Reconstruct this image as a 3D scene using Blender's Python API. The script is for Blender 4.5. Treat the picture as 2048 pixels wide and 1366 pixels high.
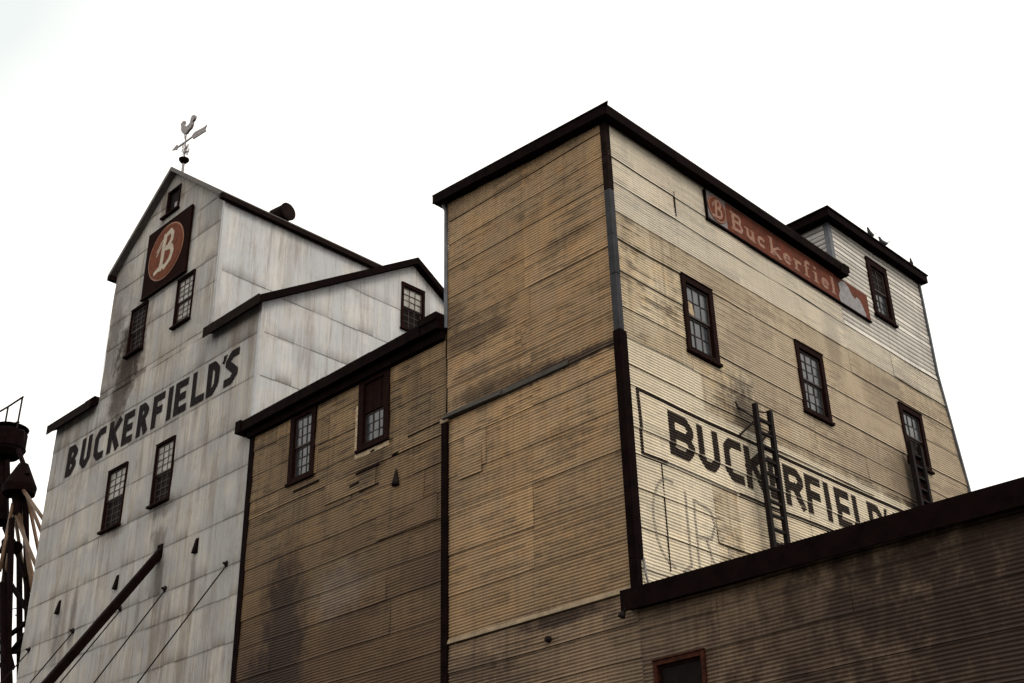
import bpy, math, random
from mathutils import Vector, Matrix, noise

# ------------------------------------------------------------------ camera, sky, sun, exposure
sc = bpy.context.scene
for o in list(bpy.data.objects): bpy.data.objects.remove(o)
sc.render.resolution_x, sc.render.resolution_y = 1024, 683
F_PX, ROLL, PITCH, YAW = 2518.27, -0.026732, 0.490951, -0.766540
CAM = Vector((0, -20, 1.6))
fwd = Vector((math.sin(YAW)*math.cos(PITCH), math.cos(YAW)*math.cos(PITCH), math.sin(PITCH)))
rt = Vector((math.cos(YAW), -math.sin(YAW), 0)); up = rt.cross(fwd)
R2 = rt*math.cos(ROLL) + up*math.sin(ROLL); U2 = -rt*math.sin(ROLL) + up*math.cos(ROLL)
cd = bpy.data.cameras.new('camera'); cam = bpy.data.objects.new('camera', cd); sc.collection.objects.link(cam)
cd.sensor_width = 36; cd.lens = 36*F_PX/2048; cd.clip_end = 3000
cam.matrix_world = Matrix(((R2.x, U2.x, -fwd.x, CAM.x), (R2.y, U2.y, -fwd.y, CAM.y), (R2.z, U2.z, -fwd.z, CAM.z), (0, 0, 0, 1)))
sc.camera = cam
def ray(px, py): return R2*((px-1024)/F_PX) - U2*((py-683)/F_PX) + fwd
def AF(px, py, Y=0.):            # where a sight line meets the plane y = Y
    d = ray(px, py); return CAM + d*((Y-CAM.y)/d.y)
def AS(px, py, X):               # ... the plane x = X
    d = ray(px, py); return CAM + d*((X-CAM.x)/d.x)

SUN_EL, SUN_AZ = math.radians(48), math.radians(100)     # azimuth measured from +Y towards +X
w = bpy.data.worlds.new("World"); sc.world = w; w.use_nodes = True
nt = w.node_tree; N = nt.nodes; L = nt.links
for n in list(N): N.remove(n)
out = N.new('ShaderNodeOutputWorld'); bg = N.new('ShaderNodeBackground'); bg.inputs[1].default_value = .1
sky = N.new('ShaderNodeTexSky'); sky.sky_type = 'NISHITA'; sky.sun_disc = False
sky.sun_elevation = SUN_EL; sky.sun_rotation = SUN_AZ; sky.air_density = 1.5; sky.dust_density = 5
tc = N.new('ShaderNodeTexCoord')
nz = N.new('ShaderNodeTexNoise'); nz.inputs['Scale'].default_value = 3.2; nz.inputs['Detail'].default_value = 4; nz.inputs['Roughness'].default_value = .55
L.new(tc.outputs['Generated'], nz.inputs['Vector'])
dt = N.new('ShaderNodeVectorMath'); dt.operation = 'DOT_PRODUCT'
dt.inputs[1].default_value = ray(-150, -150).normalized(); L.new(tc.outputs['Generated'], dt.inputs[0])
mr = N.new('ShaderNodeMapRange'); mr.inputs[1].default_value = .972; mr.inputs[2].default_value = 1.0; L.new(dt.outputs['Value'], mr.inputs[0])
mm = N.new('ShaderNodeMath'); mm.operation = 'MULTIPLY_ADD'; mm.inputs[1].default_value = 1.0; L.new(nz.outputs['Fac'], mm.inputs[0])
ms = N.new('ShaderNodeMath'); ms.operation = 'SUBTRACT'; ms.inputs[1].default_value = .5; L.new(mr.outputs[0], ms.inputs[0]); L.new(ms.outputs[0], mm.inputs[2])
cr = N.new('ShaderNodeValToRGB'); L.new(mm.outputs[0], cr.inputs[0])
cr.color_ramp.elements[0].position = .3; cr.color_ramp.elements[0].color = (1, .965, .89, 1)
cr.color_ramp.elements[1].position = .95; cr.color_ramp.elements[1].color = (.62, .65, .635, 1)
sclc = N.new('ShaderNodeVectorMath'); sclc.operation = 'SCALE'; sclc.inputs['Scale'].default_value = 12.2; L.new(cr.outputs[0], sclc.inputs[0])
mix = N.new('ShaderNodeMix'); mix.data_type = 'RGBA'; mix.inputs[0].default_value = .93
L.new(sky.outputs[0], mix.inputs[6]); L.new(sclc.outputs[0], mix.inputs[7]); L.new(mix.outputs[2], bg.inputs[0]); L.new(bg.outputs[0], out.inputs[0])
sl = bpy.data.lights.new('sun', 'SUN'); sl.energy = 1.5; sl.angle = math.radians(25); sl.color = (1, .92, .78)
so = bpy.data.objects.new('sun', sl); sc.collection.objects.link(so)
sd = Vector((math.sin(SUN_AZ)*math.cos(SUN_EL), math.cos(SUN_AZ)*math.cos(SUN_EL), math.sin(SUN_EL)))
so.rotation_euler = sd.to_track_quat('Z', 'Y').to_euler(); so.location = (40, -10, 60)
sc.view_settings.view_transform = 'Standard'; sc.view_settings.look = 'None'; sc.view_settings.exposure = 0.32; sc.view_settings.gamma = 1

# ------------------------------------------------------------------ object helpers
def link(o, parent=None):
    sc.collection.objects.link(o)
    if parent is not None:
        o.parent = parent; o.location = -Vector(parent['_org']) if '_org' in parent else (0, 0, 0)
def thing(name, label, cat, org, group=None):
    o = bpy.data.objects.new(name, None); sc.collection.objects.link(o)
    o.location = org; o['_org'] = list(org); o['label'] = label; o['category'] = cat; o.empty_display_size = .3
    if group: o['group'] = group
    return o
def tag(o, label, cat, group=None):
    o['label'] = label; o['category'] = cat
    if group: o['group'] = group
    return o
class MB:
    def __init__(s): s.v = []; s.f = []; s.c = []
    def quad(s, a, b, c, d):
        n = len(s.v); s.v += [tuple(a), tuple(b), tuple(c), tuple(d)]; s.f.append((n, n+1, n+2, n+3))
    def box(s, x0, x1, y0, y1, z0, z1):
        s.hexa([(x0,y0,z0),(x1,y0,z0),(x1,y1,z0),(x0,y1,z0),(x0,y0,z1),(x1,y0,z1),(x1,y1,z1),(x0,y1,z1)])
    def hexa(s, p):
        n = len(s.v); s.v += [tuple(q) for q in p]
        for f in ((3,2,1,0),(4,5,6,7),(0,1,5,4),(1,2,6,5),(2,3,7,6),(3,0,4,7)): s.f.append(tuple(n+i for i in f))
    def slab(s, a, b, c, d, t):     # quad a b c d with thickness t straight down
        lo = [(p[0], p[1], p[2]-t) for p in (a, b, c, d)]; s.hexa(lo+[a, b, c, d])
    def tube(s, a, b, r, r2=None, n=10, cap=True):
        a = Vector(a); b = Vector(b); d = (b-a)
        if d.length < 1e-6: return
        d.normalize(); q = d.orthogonal().normalized(); k = d.cross(q); r2 = r if r2 is None else r2; m = len(s.v)
        for i in range(n):
            t = 2*math.pi*i/n; e = q*math.cos(t)+k*math.sin(t); s.v.append(tuple(a+e*r)); s.v.append(tuple(b+e*r2))
        for i in range(n):
            j = (i+1) % n; s.f.append((m+2*i, m+2*j, m+2*j+1, m+2*i+1))
        if cap: s.f.append(tuple(m+2*i for i in range(n))[::-1]); s.f.append(tuple(m+2*i+1 for i in range(n)))
    def path(s, pts, r, n=8):
        for a, b in zip(pts, pts[1:]): s.tube(a, b, r, n=n)
    def bar(s, a, b, w, h, upv=(0, 0, 1)):   # rectangular bar
        a = Vector(a); b = Vector(b); d = (b-a).normalized(); u = Vector(upv); sdv = d.cross(u)
        if sdv.length < 1e-4: sdv = d.orthogonal()
        sdv.normalize(); u = sdv.cross(d); o = [sdv*x*w/2+u*y*h/2 for x, y in ((-1,-1),(1,-1),(1,1),(-1,1))]
        s.hexa([a+e for e in o]+[b+e for e in o])
    def lathe(s, c, prof, n=16, axis=(0, 0, 1)):
        ax = Vector(axis).normalized(); q = ax.orthogonal().normalized(); k = ax.cross(q); m = len(s.v); c = Vector(c)
        for r, h in prof:
            for i in range(n):
                t = 2*math.pi*i/n; s.v.append(tuple(c+ax*h+(q*math.cos(t)+k*math.sin(t))*max(r, .0005)))
        for j in range(len(prof)-1):
            for i in range(n):
                i2 = (i+1) % n; s.f.append((m+j*n+i, m+j*n+i2, m+(j+1)*n+i2, m+(j+1)*n+i))
        s.f.append(tuple(m+i for i in range(n))[::-1]); s.f.append(tuple(m+(len(prof)-1)*n+i for i in range(n)))
    def prism(s, poly, f0, f1):      # poly in 2D, f0/f1 map (u,v) -> front and back points
        n = len(s.v); k = len(poly); s.v += [tuple(f0(*p)) for p in poly]+[tuple(f1(*p)) for p in poly]
        s.f.append(tuple(range(n, n+k))); s.f.append(tuple(range(n+k, n+2*k))[::-1])
        for i in range(k): j = (i+1) % k; s.f.append((n+i, n+k+i, n+k+j, n+j))
    def build(s, name, mat, parent=None, smooth=False, bevel=0):
        me = bpy.data.meshes.new(name); me.from_pydata(s.v, [], s.f); me.materials.append(mat)
        if s.c:
            at = me.attributes.new('sheet', 'FLOAT_COLOR', 'POINT')
            at.data.foreach_set('color', [x for c in s.c for x in c])
        import bmesh
        if not s.c:
            bm = bmesh.new(); bm.from_mesh(me); bmesh.ops.recalc_face_normals(bm, faces=bm.faces); bm.to_mesh(me); bm.free()
        if smooth: me.polygons.foreach_set('use_smooth', [True]*len(me.polygons))
        o = bpy.data.objects.new(name, me); link(o, parent)
        if bevel:
            b = o.modifiers.new('b', 'BEVEL'); b.width = bevel; b.segments = 1; b.limit_method = 'ANGLE'
        return o

# ------------------------------------------------------------------ materials
def newmat(name):
    m = bpy.data.materials.new(name); m.use_nodes = True; n = m.node_tree.nodes
    for x in list(n): n.remove(x)
    o = n.new('ShaderNodeOutputMaterial'); p = n.new('ShaderNodeBsdfPrincipled'); m.node_tree.links.new(p.outputs[0], o.inputs[0])
    return m, m.node_tree, p
def simple(name, col, rough=.7, metal=0., var=.25, scale=4., col2=None, spec=.3, stretch=(1, 1, 1)):
    m, t, p = newmat(name); n = t.nodes; l = t.links
    g = n.new('ShaderNodeNewGeometry'); mp = n.new('ShaderNodeVectorMath'); mp.operation = 'MULTIPLY'; mp.inputs[1].default_value = stretch
    l.new(g.outputs['Position'], mp.inputs[0])
    z = n.new('ShaderNodeTexNoise'); z.inputs['Scale'].default_value = scale; z.inputs['Detail'].default_value = 6; z.inputs['Roughness'].default_value = .65
    l.new(mp.outputs[0], z.inputs['Vector'])
    r = n.new('ShaderNodeValToRGB'); l.new(z.outputs['Fac'], r.inputs[0])
    c2 = col2 or tuple(c*(1-var) for c in col)
    r.color_ramp.elements[0].position = .32; r.color_ramp.elements[0].color = (*c2, 1)
    r.color_ramp.elements[1].position = .68; r.color_ramp.elements[1].color = (*[min(1, c*(1+var*.5)) for c in col], 1)
    l.new(r.outputs[0], p.inputs['Base Color']); p.inputs['Roughness'].default_value = rough; p.inputs['Metallic'].default_value = metal
    p.inputs['Specular IOR Level'].default_value = spec
    b = n.new('ShaderNodeBump'); b.inputs['Strength'].default_value = .25; b.inputs['Distance'].default_value = .01
    z2 = n.new('ShaderNodeTexNoise'); z2.inputs['Scale'].default_value = 25; l.new(g.outputs['Position'], z2.inputs['Vector']); l.new(z2.outputs['Fac'], b.inputs['Height']); l.new(b.outputs[0], p.inputs['Normal'])
    return m
def wallmat(name, base, alt, dirt, uax, rain=.4, along=.4, blotch=.4, seam=.7, tint=.16, patches=(), stains=(), rough=.7, rust=0., valley=0., su=5., ochre=0., zdark=None, lo=None):
    """painted metal siding: base/alt paint tones, dirt tone; uax 'X' or 'Y' is the wall's horizontal axis; stains = (u, z, ru, rz, strength)"""
    m, t, p = newmat(name); n = t.nodes; l = t.links
    def M(op, a, b=None, c=None, clamp=False):
        x = n.new('ShaderNodeMath'); x.operation = op; x.use_clamp = clamp
        for i, v in enumerate((a, b, c)):
            if v is None: continue
            if isinstance(v, (int, float)): x.inputs[i].default_value = v
            else: l.new(v, x.inputs[i])
        return x.outputs[0]
    def comb(x, y, z):
        q = n.new('ShaderNodeCombineXYZ')
        for i, v in enumerate((x, y, z)):
            if isinstance(v, (int, float)): q.inputs[i].default_value = v
            else: l.new(v, q.inputs[i])
        return q.outputs[0]
    def noi(vec, sc_, det=5, ro=.6, lo=.35, hi=.65):
        q = n.new('ShaderNodeTexNoise'); q.inputs['Scale'].default_value = sc_; q.inputs['Detail'].default_value = det; q.inputs['Roughness'].default_value = ro; l.new(vec, q.inputs['Vector'])
        r = n.new('ShaderNodeMapRange'); r.interpolation_type = 'SMOOTHSTEP'; r.inputs[1].default_value = lo; r.inputs[2].default_value = hi; l.new(q.outputs['Fac'], r.inputs[0]); return r.outputs[0]
    def mixc(f, a, b, mode='MIX'):
        q = n.new('ShaderNodeMix'); q.data_type = 'RGBA'; q.blend_type = mode
        if isinstance(f, (int, float)): q.inputs[0].default_value = f
        else: l.new(f, q.inputs[0])
        for i, v in ((6, a), (7, b)):
            if isinstance(v, tuple): q.inputs[i].default_value = (*v, 1)
            else: l.new(v, q.inputs[i])
        return q.outputs[2]
    g = n.new('ShaderNodeNewGeometry'); sp = n.new('ShaderNodeSeparateXYZ'); l.new(g.outputs['Position'], sp.inputs[0])
    u = sp.outputs[0 if uax == 'X' else 1]; z = sp.outputs[2]
    at = n.new('ShaderNodeAttribute'); at.attribute_name = 'sheet'; sa = n.new('ShaderNodeSeparateColor'); l.new(at.outputs['Color'], sa.inputs[0])
    seed = M('MULTIPLY', sa.outputs[2], 40.)                      # every sheet weathers its own way
    P = comb(u, z, 0.); Ps = comb(u, z, seed)
    col = mixc(noi(P, .55, 5, .6, .38, .62), base, alt)
    if ochre: col = mixc(M('MULTIPLY', noi(comb(u, z, 51.), 1.9, 7, .7, .48, .7), ochre), col, (base[0]*1.12, base[1]*.93, base[2]*.68))
    # per-sheet tone
    tn = M('MULTIPLY_ADD', M('SUBTRACT', sa.outputs[0], .5), 2*tint, 1.)
    tc_ = n.new('ShaderNodeVectorMath'); tc_.operation = 'SCALE'; l.new(col, tc_.inputs[0]); l.new(tn, tc_.inputs['Scale']); col = tc_.outputs[0]
    if su < 4:   # broad bluish runs where the whitewash has thinned
        col = mixc(M('MULTIPLY', noi(comb(M('MULTIPLY', u, 3.4), M('MULTIPLY', z, .1), 41.), 1., 4, .65, .45, .6), .75), col, alt)
    if su < 4: col = mixc(M('MULTIPLY', noi(comb(M('MULTIPLY', u, 9.), M('MULTIPLY', z, .35), 61.), 1., 5, .75, .5, .64), .3), col, dirt)
    # rain streaks running down, dark lines lying along the sheets
    stv = noi(comb(M('MULTIPLY', u, su), M('MULTIPLY', z, .16), 3.), 1.3, 6, .75, .46, .64)
    big = noi(P, .3, 3, .5, .35, .6)
    col = mixc(M('MULTIPLY', M('MULTIPLY', stv, M('MULTIPLY_ADD', big, .6, .4)), rain), col, dirt)
    row = M('FLOOR', M('MULTIPLY', z, 1/PITCH)); sth = noi(comb(M('MULTIPLY', u, .28), M('MULTIPLY', row, .9), seed), 1., 5, .75, .47, .58)
    st2 = noi(comb(M('MULTIPLY', u, 2.2), M('MULTIPLY', row, 2.71), 5.), 1., 4, .7, .5, .62)
    sth = M('MAXIMUM', sth, M('MULTIPLY', st2, .4))
    under = M('MULTIPLY_ADD', M('SUBTRACT', 1., at.outputs['Alpha']), .6, .4)
    sth = M('MULTIPLY', sth, under)
    if valley: col = mixc(M('MULTIPLY', M('MULTIPLY', M('SUBTRACT', 1., at.outputs['Alpha']), M('MULTIPLY_ADD', big, .5, .5)), valley), col, dirt)
    msk = M('MULTIPLY_ADD', noi(comb(u, z, 7.), .8, 4, .6, .4, .55), .8, .2)
    col = mixc(M('MULTIPLY', M('MULTIPLY', sth, msk), along), col, tuple(c*.45 for c in dirt)) if along else col
    bl = noi(comb(u, z, 11.), 1.1, 8, .72, .5, .74)
    col = mixc(M('MULTIPLY', bl, blotch), col, dirt)
    fine = noi(comb(u, z, 2.), 9., 6, .75, .5, .8)
    col = mixc(M('MULTIPLY', fine, .22), col, dirt)
    if rust:
        rs = noi(comb(M('MULTIPLY', u, 3.), M('MULTIPLY', z, .5), 19.), 1.1, 6, .7, .56, .74)
        col = mixc(M('MULTIPLY', rs, rust), col, (.2, .085, .03))
    # dirt at the laps, plus lap shadow put into the colour
    lap = M('POWER', sa.outputs[1], 1.6)
    col = mixc(M('MULTIPLY', lap, seam), col, tuple(c*.35 for c in dirt))
    if zdark:            # wall colour darkens towards the bottom: (z at which it is full, z at which it is gone, strength)
        r = n.new('ShaderNodeMapRange'); r.inputs[1].default_value = zdark[1]; r.inputs[2].default_value = zdark[0]
        l.new(M('ADD', z, M('MULTIPLY', M('SUBTRACT', noi(comb(u, z, 23.), .35, 5, .6, .2, .8), .5), zdark[3])), r.inputs[0])
        col = mixc(M('MULTIPLY', r.outputs[0], zdark[2]), col, lo or dirt)
    for (su, sz, ru, rz, k) in stains:
        du = M('DIVIDE', M('SUBTRACT', u, su), ru); dz = M('DIVIDE', M('SUBTRACT', z, sz), rz)
        d = M('SQRT', M('ADD', M('MULTIPLY', du, du), M('MULTIPLY', dz, dz)))
        d = M('ADD', d, M('MULTIPLY', M('SUBTRACT', noi(comb(M('MULTIPLY', u, 1.6), z, 31.), 1.7, 6, .7, .2, .8), .5), .75))
        r = n.new('ShaderNodeMapRange'); r.interpolation_type = 'SMOOTHSTEP'; r.inputs[1].default_value = 1.15; r.inputs[2].default_value = .4; l.new(d, r.inputs[0])
        col = mixc(M('MULTIPLY', r.outputs[0], abs(k)), col, (.022, .0105, .0065) if k > 0 else (.5, .48, .45))
    for (u0, u1, z0, z1, c) in patches:   # odd sheets of another paint
        a = M('MULTIPLY', M('GREATER_THAN', u, u0), M('LESS_THAN', u, u1)); b = M('MULTIPLY', M('GREATER_THAN', z, z0), M('LESS_THAN', z, z1))
        col = mixc(M('MULTIPLY', M('MULTIPLY', a, b), .5), col, c)
    l.new(col, p.inputs['Base Color']); p.inputs['Roughness'].default_value = rough; p.inputs['Specular IOR Level'].default_value = .25
    bmp = n.new('ShaderNodeBump'); bmp.inputs['Strength'].default_value = .35; bmp.inputs['Distance'].default_value = .006
    zz = n.new('ShaderNodeTexNoise'); zz.inputs['Scale'].default_value = 5; zz.inputs['Detail'].default_value = 8; l.new(Ps, zz.inputs['Vector']); l.new(zz.outputs['Fac'], bmp.inputs['Height']); l.new(bmp.outputs[0], p.inputs['Normal'])
    return m

PITCH = .0755
m_trim = simple('dark_trim', (.0055, .0024, .0024), .9, var=.6, scale=3, spec=.03)
m_trim2 = simple('weathered_fascia', (.012, .007, .006), .9, var=.6, scale=5, spec=.04)
m_zinc = simple('zinc_trim', (.085, .09, .105), .5, .3, var=.35, scale=3)
m_zinc2 = simple('dull_zinc_trim', (.03, .03, .036), .7, 0., var=.5, scale=2, spec=.12)
m_greytrim = simple('grey_roof_edge', (.085, .075, .07), .7, var=.4, scale=4)
m_roof = simple('tar_roof', (.05, .045, .042), .85, var=.4, scale=2)
m_frame = simple('window_frame_brown', (.012, .0042, .0035), .85, var=.6, scale=9, spec=.04)
m_frame2 = simple('window_frame_faded', (.05, .034, .026), .7, var=.4, scale=9)
m_muntin = simple('glazing_bar_brown', (.028, .016, .013), .6, var=.4, scale=9)
m_glass = simple('old_glass', (.028, .033, .04), .22, var=.45, scale=2.2, spec=.7)
m_glass2 = simple('pale_reflecting_glass', (.27, .255, .235), .5, var=.5, scale=3, spec=.5)  # reflection on the panes put into a pale base colour
m_glass3 = simple('dark_glass', (.007, .0045, .004), .6, var=.6, scale=3, spec=.04)
m_pale = simple('bare_wood_casing', (.42, .33, .22), .75, var=.5, scale=12, col2=(.14, .1, .06))
m_red = simple('sign_red', (.115, .03, .016), .8, var=.4, scale=6, col2=(.055, .02, .013), spec=.1)
m_grey = simple('worn_zinc_sign', (.2, .19, .2), .6, var=.3, scale=7, col2=(.13, .12, .13))
m_signblk = simple('sign_black', (.010, .0028, .0022), .9, var=.4, scale=3, spec=.03)
m_orange = simple('emblem_orange', (.13, .036, .016), .8, var=.35, scale=5, col2=(.07, .02, .01), spec=.1)
m_ring = simple('emblem_rim', (.22, .09, .045), .6, var=.3, scale=6)
m_cream = simple('sign_lettering', (.33, .27, .20), .6, var=.3, scale=5, col2=(.27, .23, .18))
m_cream2 = simple('faded_sign_lettering', (.24, .14, .10), .7, var=.4, scale=14, col2=(.15, .06, .035))
m_paint = simple('black_lettering_paint', (.012, .008, .009), .8, var=.6, scale=6, spec=.1)
m_paint2 = simple('worn_black_paint', (.012, .008, .007), .8, var=.6, scale=8, col2=(.035, .025, .02), spec=.1)
m_ghost = simple('ghost_lettering_paint', (.33, .29, .235), .6, var=.3, scale=6)
m_wornline = simple('worn_line_paint', (.12, .10, .085), .6, var=.5, scale=9)
m_iron = simple('rusty_iron', (.009, .006, .006), .8, 0., var=.5, scale=10, spec=.1)
m_vane = simple('weathered_zinc', (.2, .18, .185), .55, .5, var=.35, scale=8)
m_ground = simple('ground_asphalt', (.045, .042, .04), .9, var=.3, scale=1.5)
m_bird = simple('pigeon_grey', (.05, .048, .055), .7, var=.4, scale=20)
m_flash = simple('tar_flashing', (.03, .025, .02), .8, var=.6, scale=2.5, stretch=(1, 1, 4))
m_flash2 = simple('pale_flashing', (.22, .165, .105), .7, var=.5, scale=3, stretch=(1, 1, 1))
m_spout = simple('brown_spout', (.085, .045, .022), .5, .3, var=.5, scale=3, stretch=(1, 1, .3))
m_back = simple('rear_wall', (.22, .18, .13), .8, var=.3, scale=1)

TAN = dict(base=(.41, .265, .138), alt=(.35, .24, .14), dirt=(.07, .045, .03), valley=.3, ochre=.45)
m_tower_front = wallmat('tan_siding_front', **TAN, uax='X', rain=.25, along=.75, blotch=.35, seam=.75, tint=.13, zdark=(6.5, 14.0, .75, 4.), lo=(.10, .066, .04),
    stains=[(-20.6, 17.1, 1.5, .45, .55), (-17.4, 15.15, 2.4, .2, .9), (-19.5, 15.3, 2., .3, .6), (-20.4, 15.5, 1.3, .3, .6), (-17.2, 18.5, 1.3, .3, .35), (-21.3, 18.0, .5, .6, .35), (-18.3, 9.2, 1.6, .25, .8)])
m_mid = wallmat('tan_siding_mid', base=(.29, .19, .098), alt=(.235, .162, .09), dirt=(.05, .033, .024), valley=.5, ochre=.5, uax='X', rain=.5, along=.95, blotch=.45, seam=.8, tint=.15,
    zdark=(9.0, 16.2, .95, 3.), lo=(.068, .037, .019),
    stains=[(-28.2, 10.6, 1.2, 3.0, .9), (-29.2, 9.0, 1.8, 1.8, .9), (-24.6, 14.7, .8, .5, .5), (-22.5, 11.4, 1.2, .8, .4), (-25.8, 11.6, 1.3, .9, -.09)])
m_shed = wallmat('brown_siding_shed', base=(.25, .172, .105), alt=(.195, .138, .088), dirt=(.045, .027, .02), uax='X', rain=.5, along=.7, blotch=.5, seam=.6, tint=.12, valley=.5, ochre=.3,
    zdark=(5.5, 9.6, .6, 2.), lo=(.06, .036, .025),
    stains=[(-6.5, 5.5, 8.0, 4.4, .9), (-5.5, 8.4, 6.5, 2.2, .75), (-11.5, 7.6, 3.4, 1.6, .45), (-20.6, 8.5, 1.2, .4, .5), (-18.0, 9.15, 1.5, .22, .85), (-15.2, 6.5, 2.0, 1.2, .4)])  # the first, broad ellipses deepen the tone towards the lower right
m_side = wallmat('cream_siding_lit_side', base=(.62, .53, .395), alt=(.50, .40, .275), dirt=(.085, .058, .036), valley=.3, ochre=.4, uax='Y', rain=.4, along=.95, blotch=.35, seam=.95, tint=.16, patches=[(0, 17, 18.75, 21.4, (.70, .65, .57)), (0, 3, 9, 15.3, (.72, .65, .52)), (3, 13.6, 12.42, 14.3, (.72, .65, .52)), (4, 11, 9, 12.42, (.68, .58, .44)), (5.3, 17, 14.5, 17.0, (.36, .28, .2)), (2.6, 17, 16, 18.7, (.42, .34, .25))],  # cream paint, lightened further for the face turned to the light
    stains=[(4.8, 14.6, 1.0, 1.2, .8), (5.2, 13.0, 1.3, 1.3, .6), (12.6, 17.7, 1.6, 1.0, .42), (11.0, 15.0, 2.3, 1.2, .45), (9.9, 18.6, .5, 1.5, .5), (13.0, 15.0, 1.2, 1.8, .9), (5.6, 16.6, 1.6, 1.3, .28), (12.4, 13.2, 1.5, .6, .5)])
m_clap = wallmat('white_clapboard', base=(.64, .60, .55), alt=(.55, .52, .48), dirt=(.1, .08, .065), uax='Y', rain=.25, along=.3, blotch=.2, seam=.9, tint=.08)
m_clapf = wallmat('white_clapboard_shaded', base=(.50, .48, .47), alt=(.44, .42, .40), dirt=(.1, .08, .065), uax='X', rain=.25, along=.3, blotch=.2, seam=.9, tint=.08)  # same boards, darkened in colour as the less lit face
WH = dict(base=(.37, .345, .312), alt=(.295, .292, .292), dirt=(.13, .095, .065), su=1.8)  # front copy, base lowered to carry the shade of this face
m_mill = wallmat('white_siding_shaded', **WH, uax='X', rain=.6, along=0., blotch=.35, seam=.6, tint=.12, rust=.28,
    stains=[(-38.95, 23.7, 1.25, 1.7, 1.), (-39.3, 22.9, 1.0, 2.0, .55), (-39.4, 22.0, .8, 1.8, .7), (-40.5, 24.5, .9, 2.2, .4), (-35.5, 23.5, .8, .35, .3), (-38.3, 16.6, .9, .3, .4), (-35.4, 16.6, .9, .4, .45),
            (-35.1, 14.2, .3, 1.3, .5), (-33.1, 13.5, .16, 1.4, .45), (-41.6, 13.4, .3, 1.2, .45), (-40.6, 14.0, .22, 1.4, .5), (-35.4, 15.5, .5, .5, .5), (-33.2, 22.3, 1.1, .35, .3), (-40.4, 26.5, .9, 2.2, .35), (-37.3, 29.8, 1.1, 1.2, .3)])
m_mills = wallmat('white_siding_lit', base=(.475, .465, .46), alt=(.41, .42, .445), dirt=(.17, .135, .11), su=1.8, uax='Y', rain=.5, along=0., blotch=.28, seam=.7, tint=.08, rust=.1,  # side copy, light from the right put into its paler base
    stains=[(7.8, 24.0, .9, 1.0, .22)])

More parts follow.
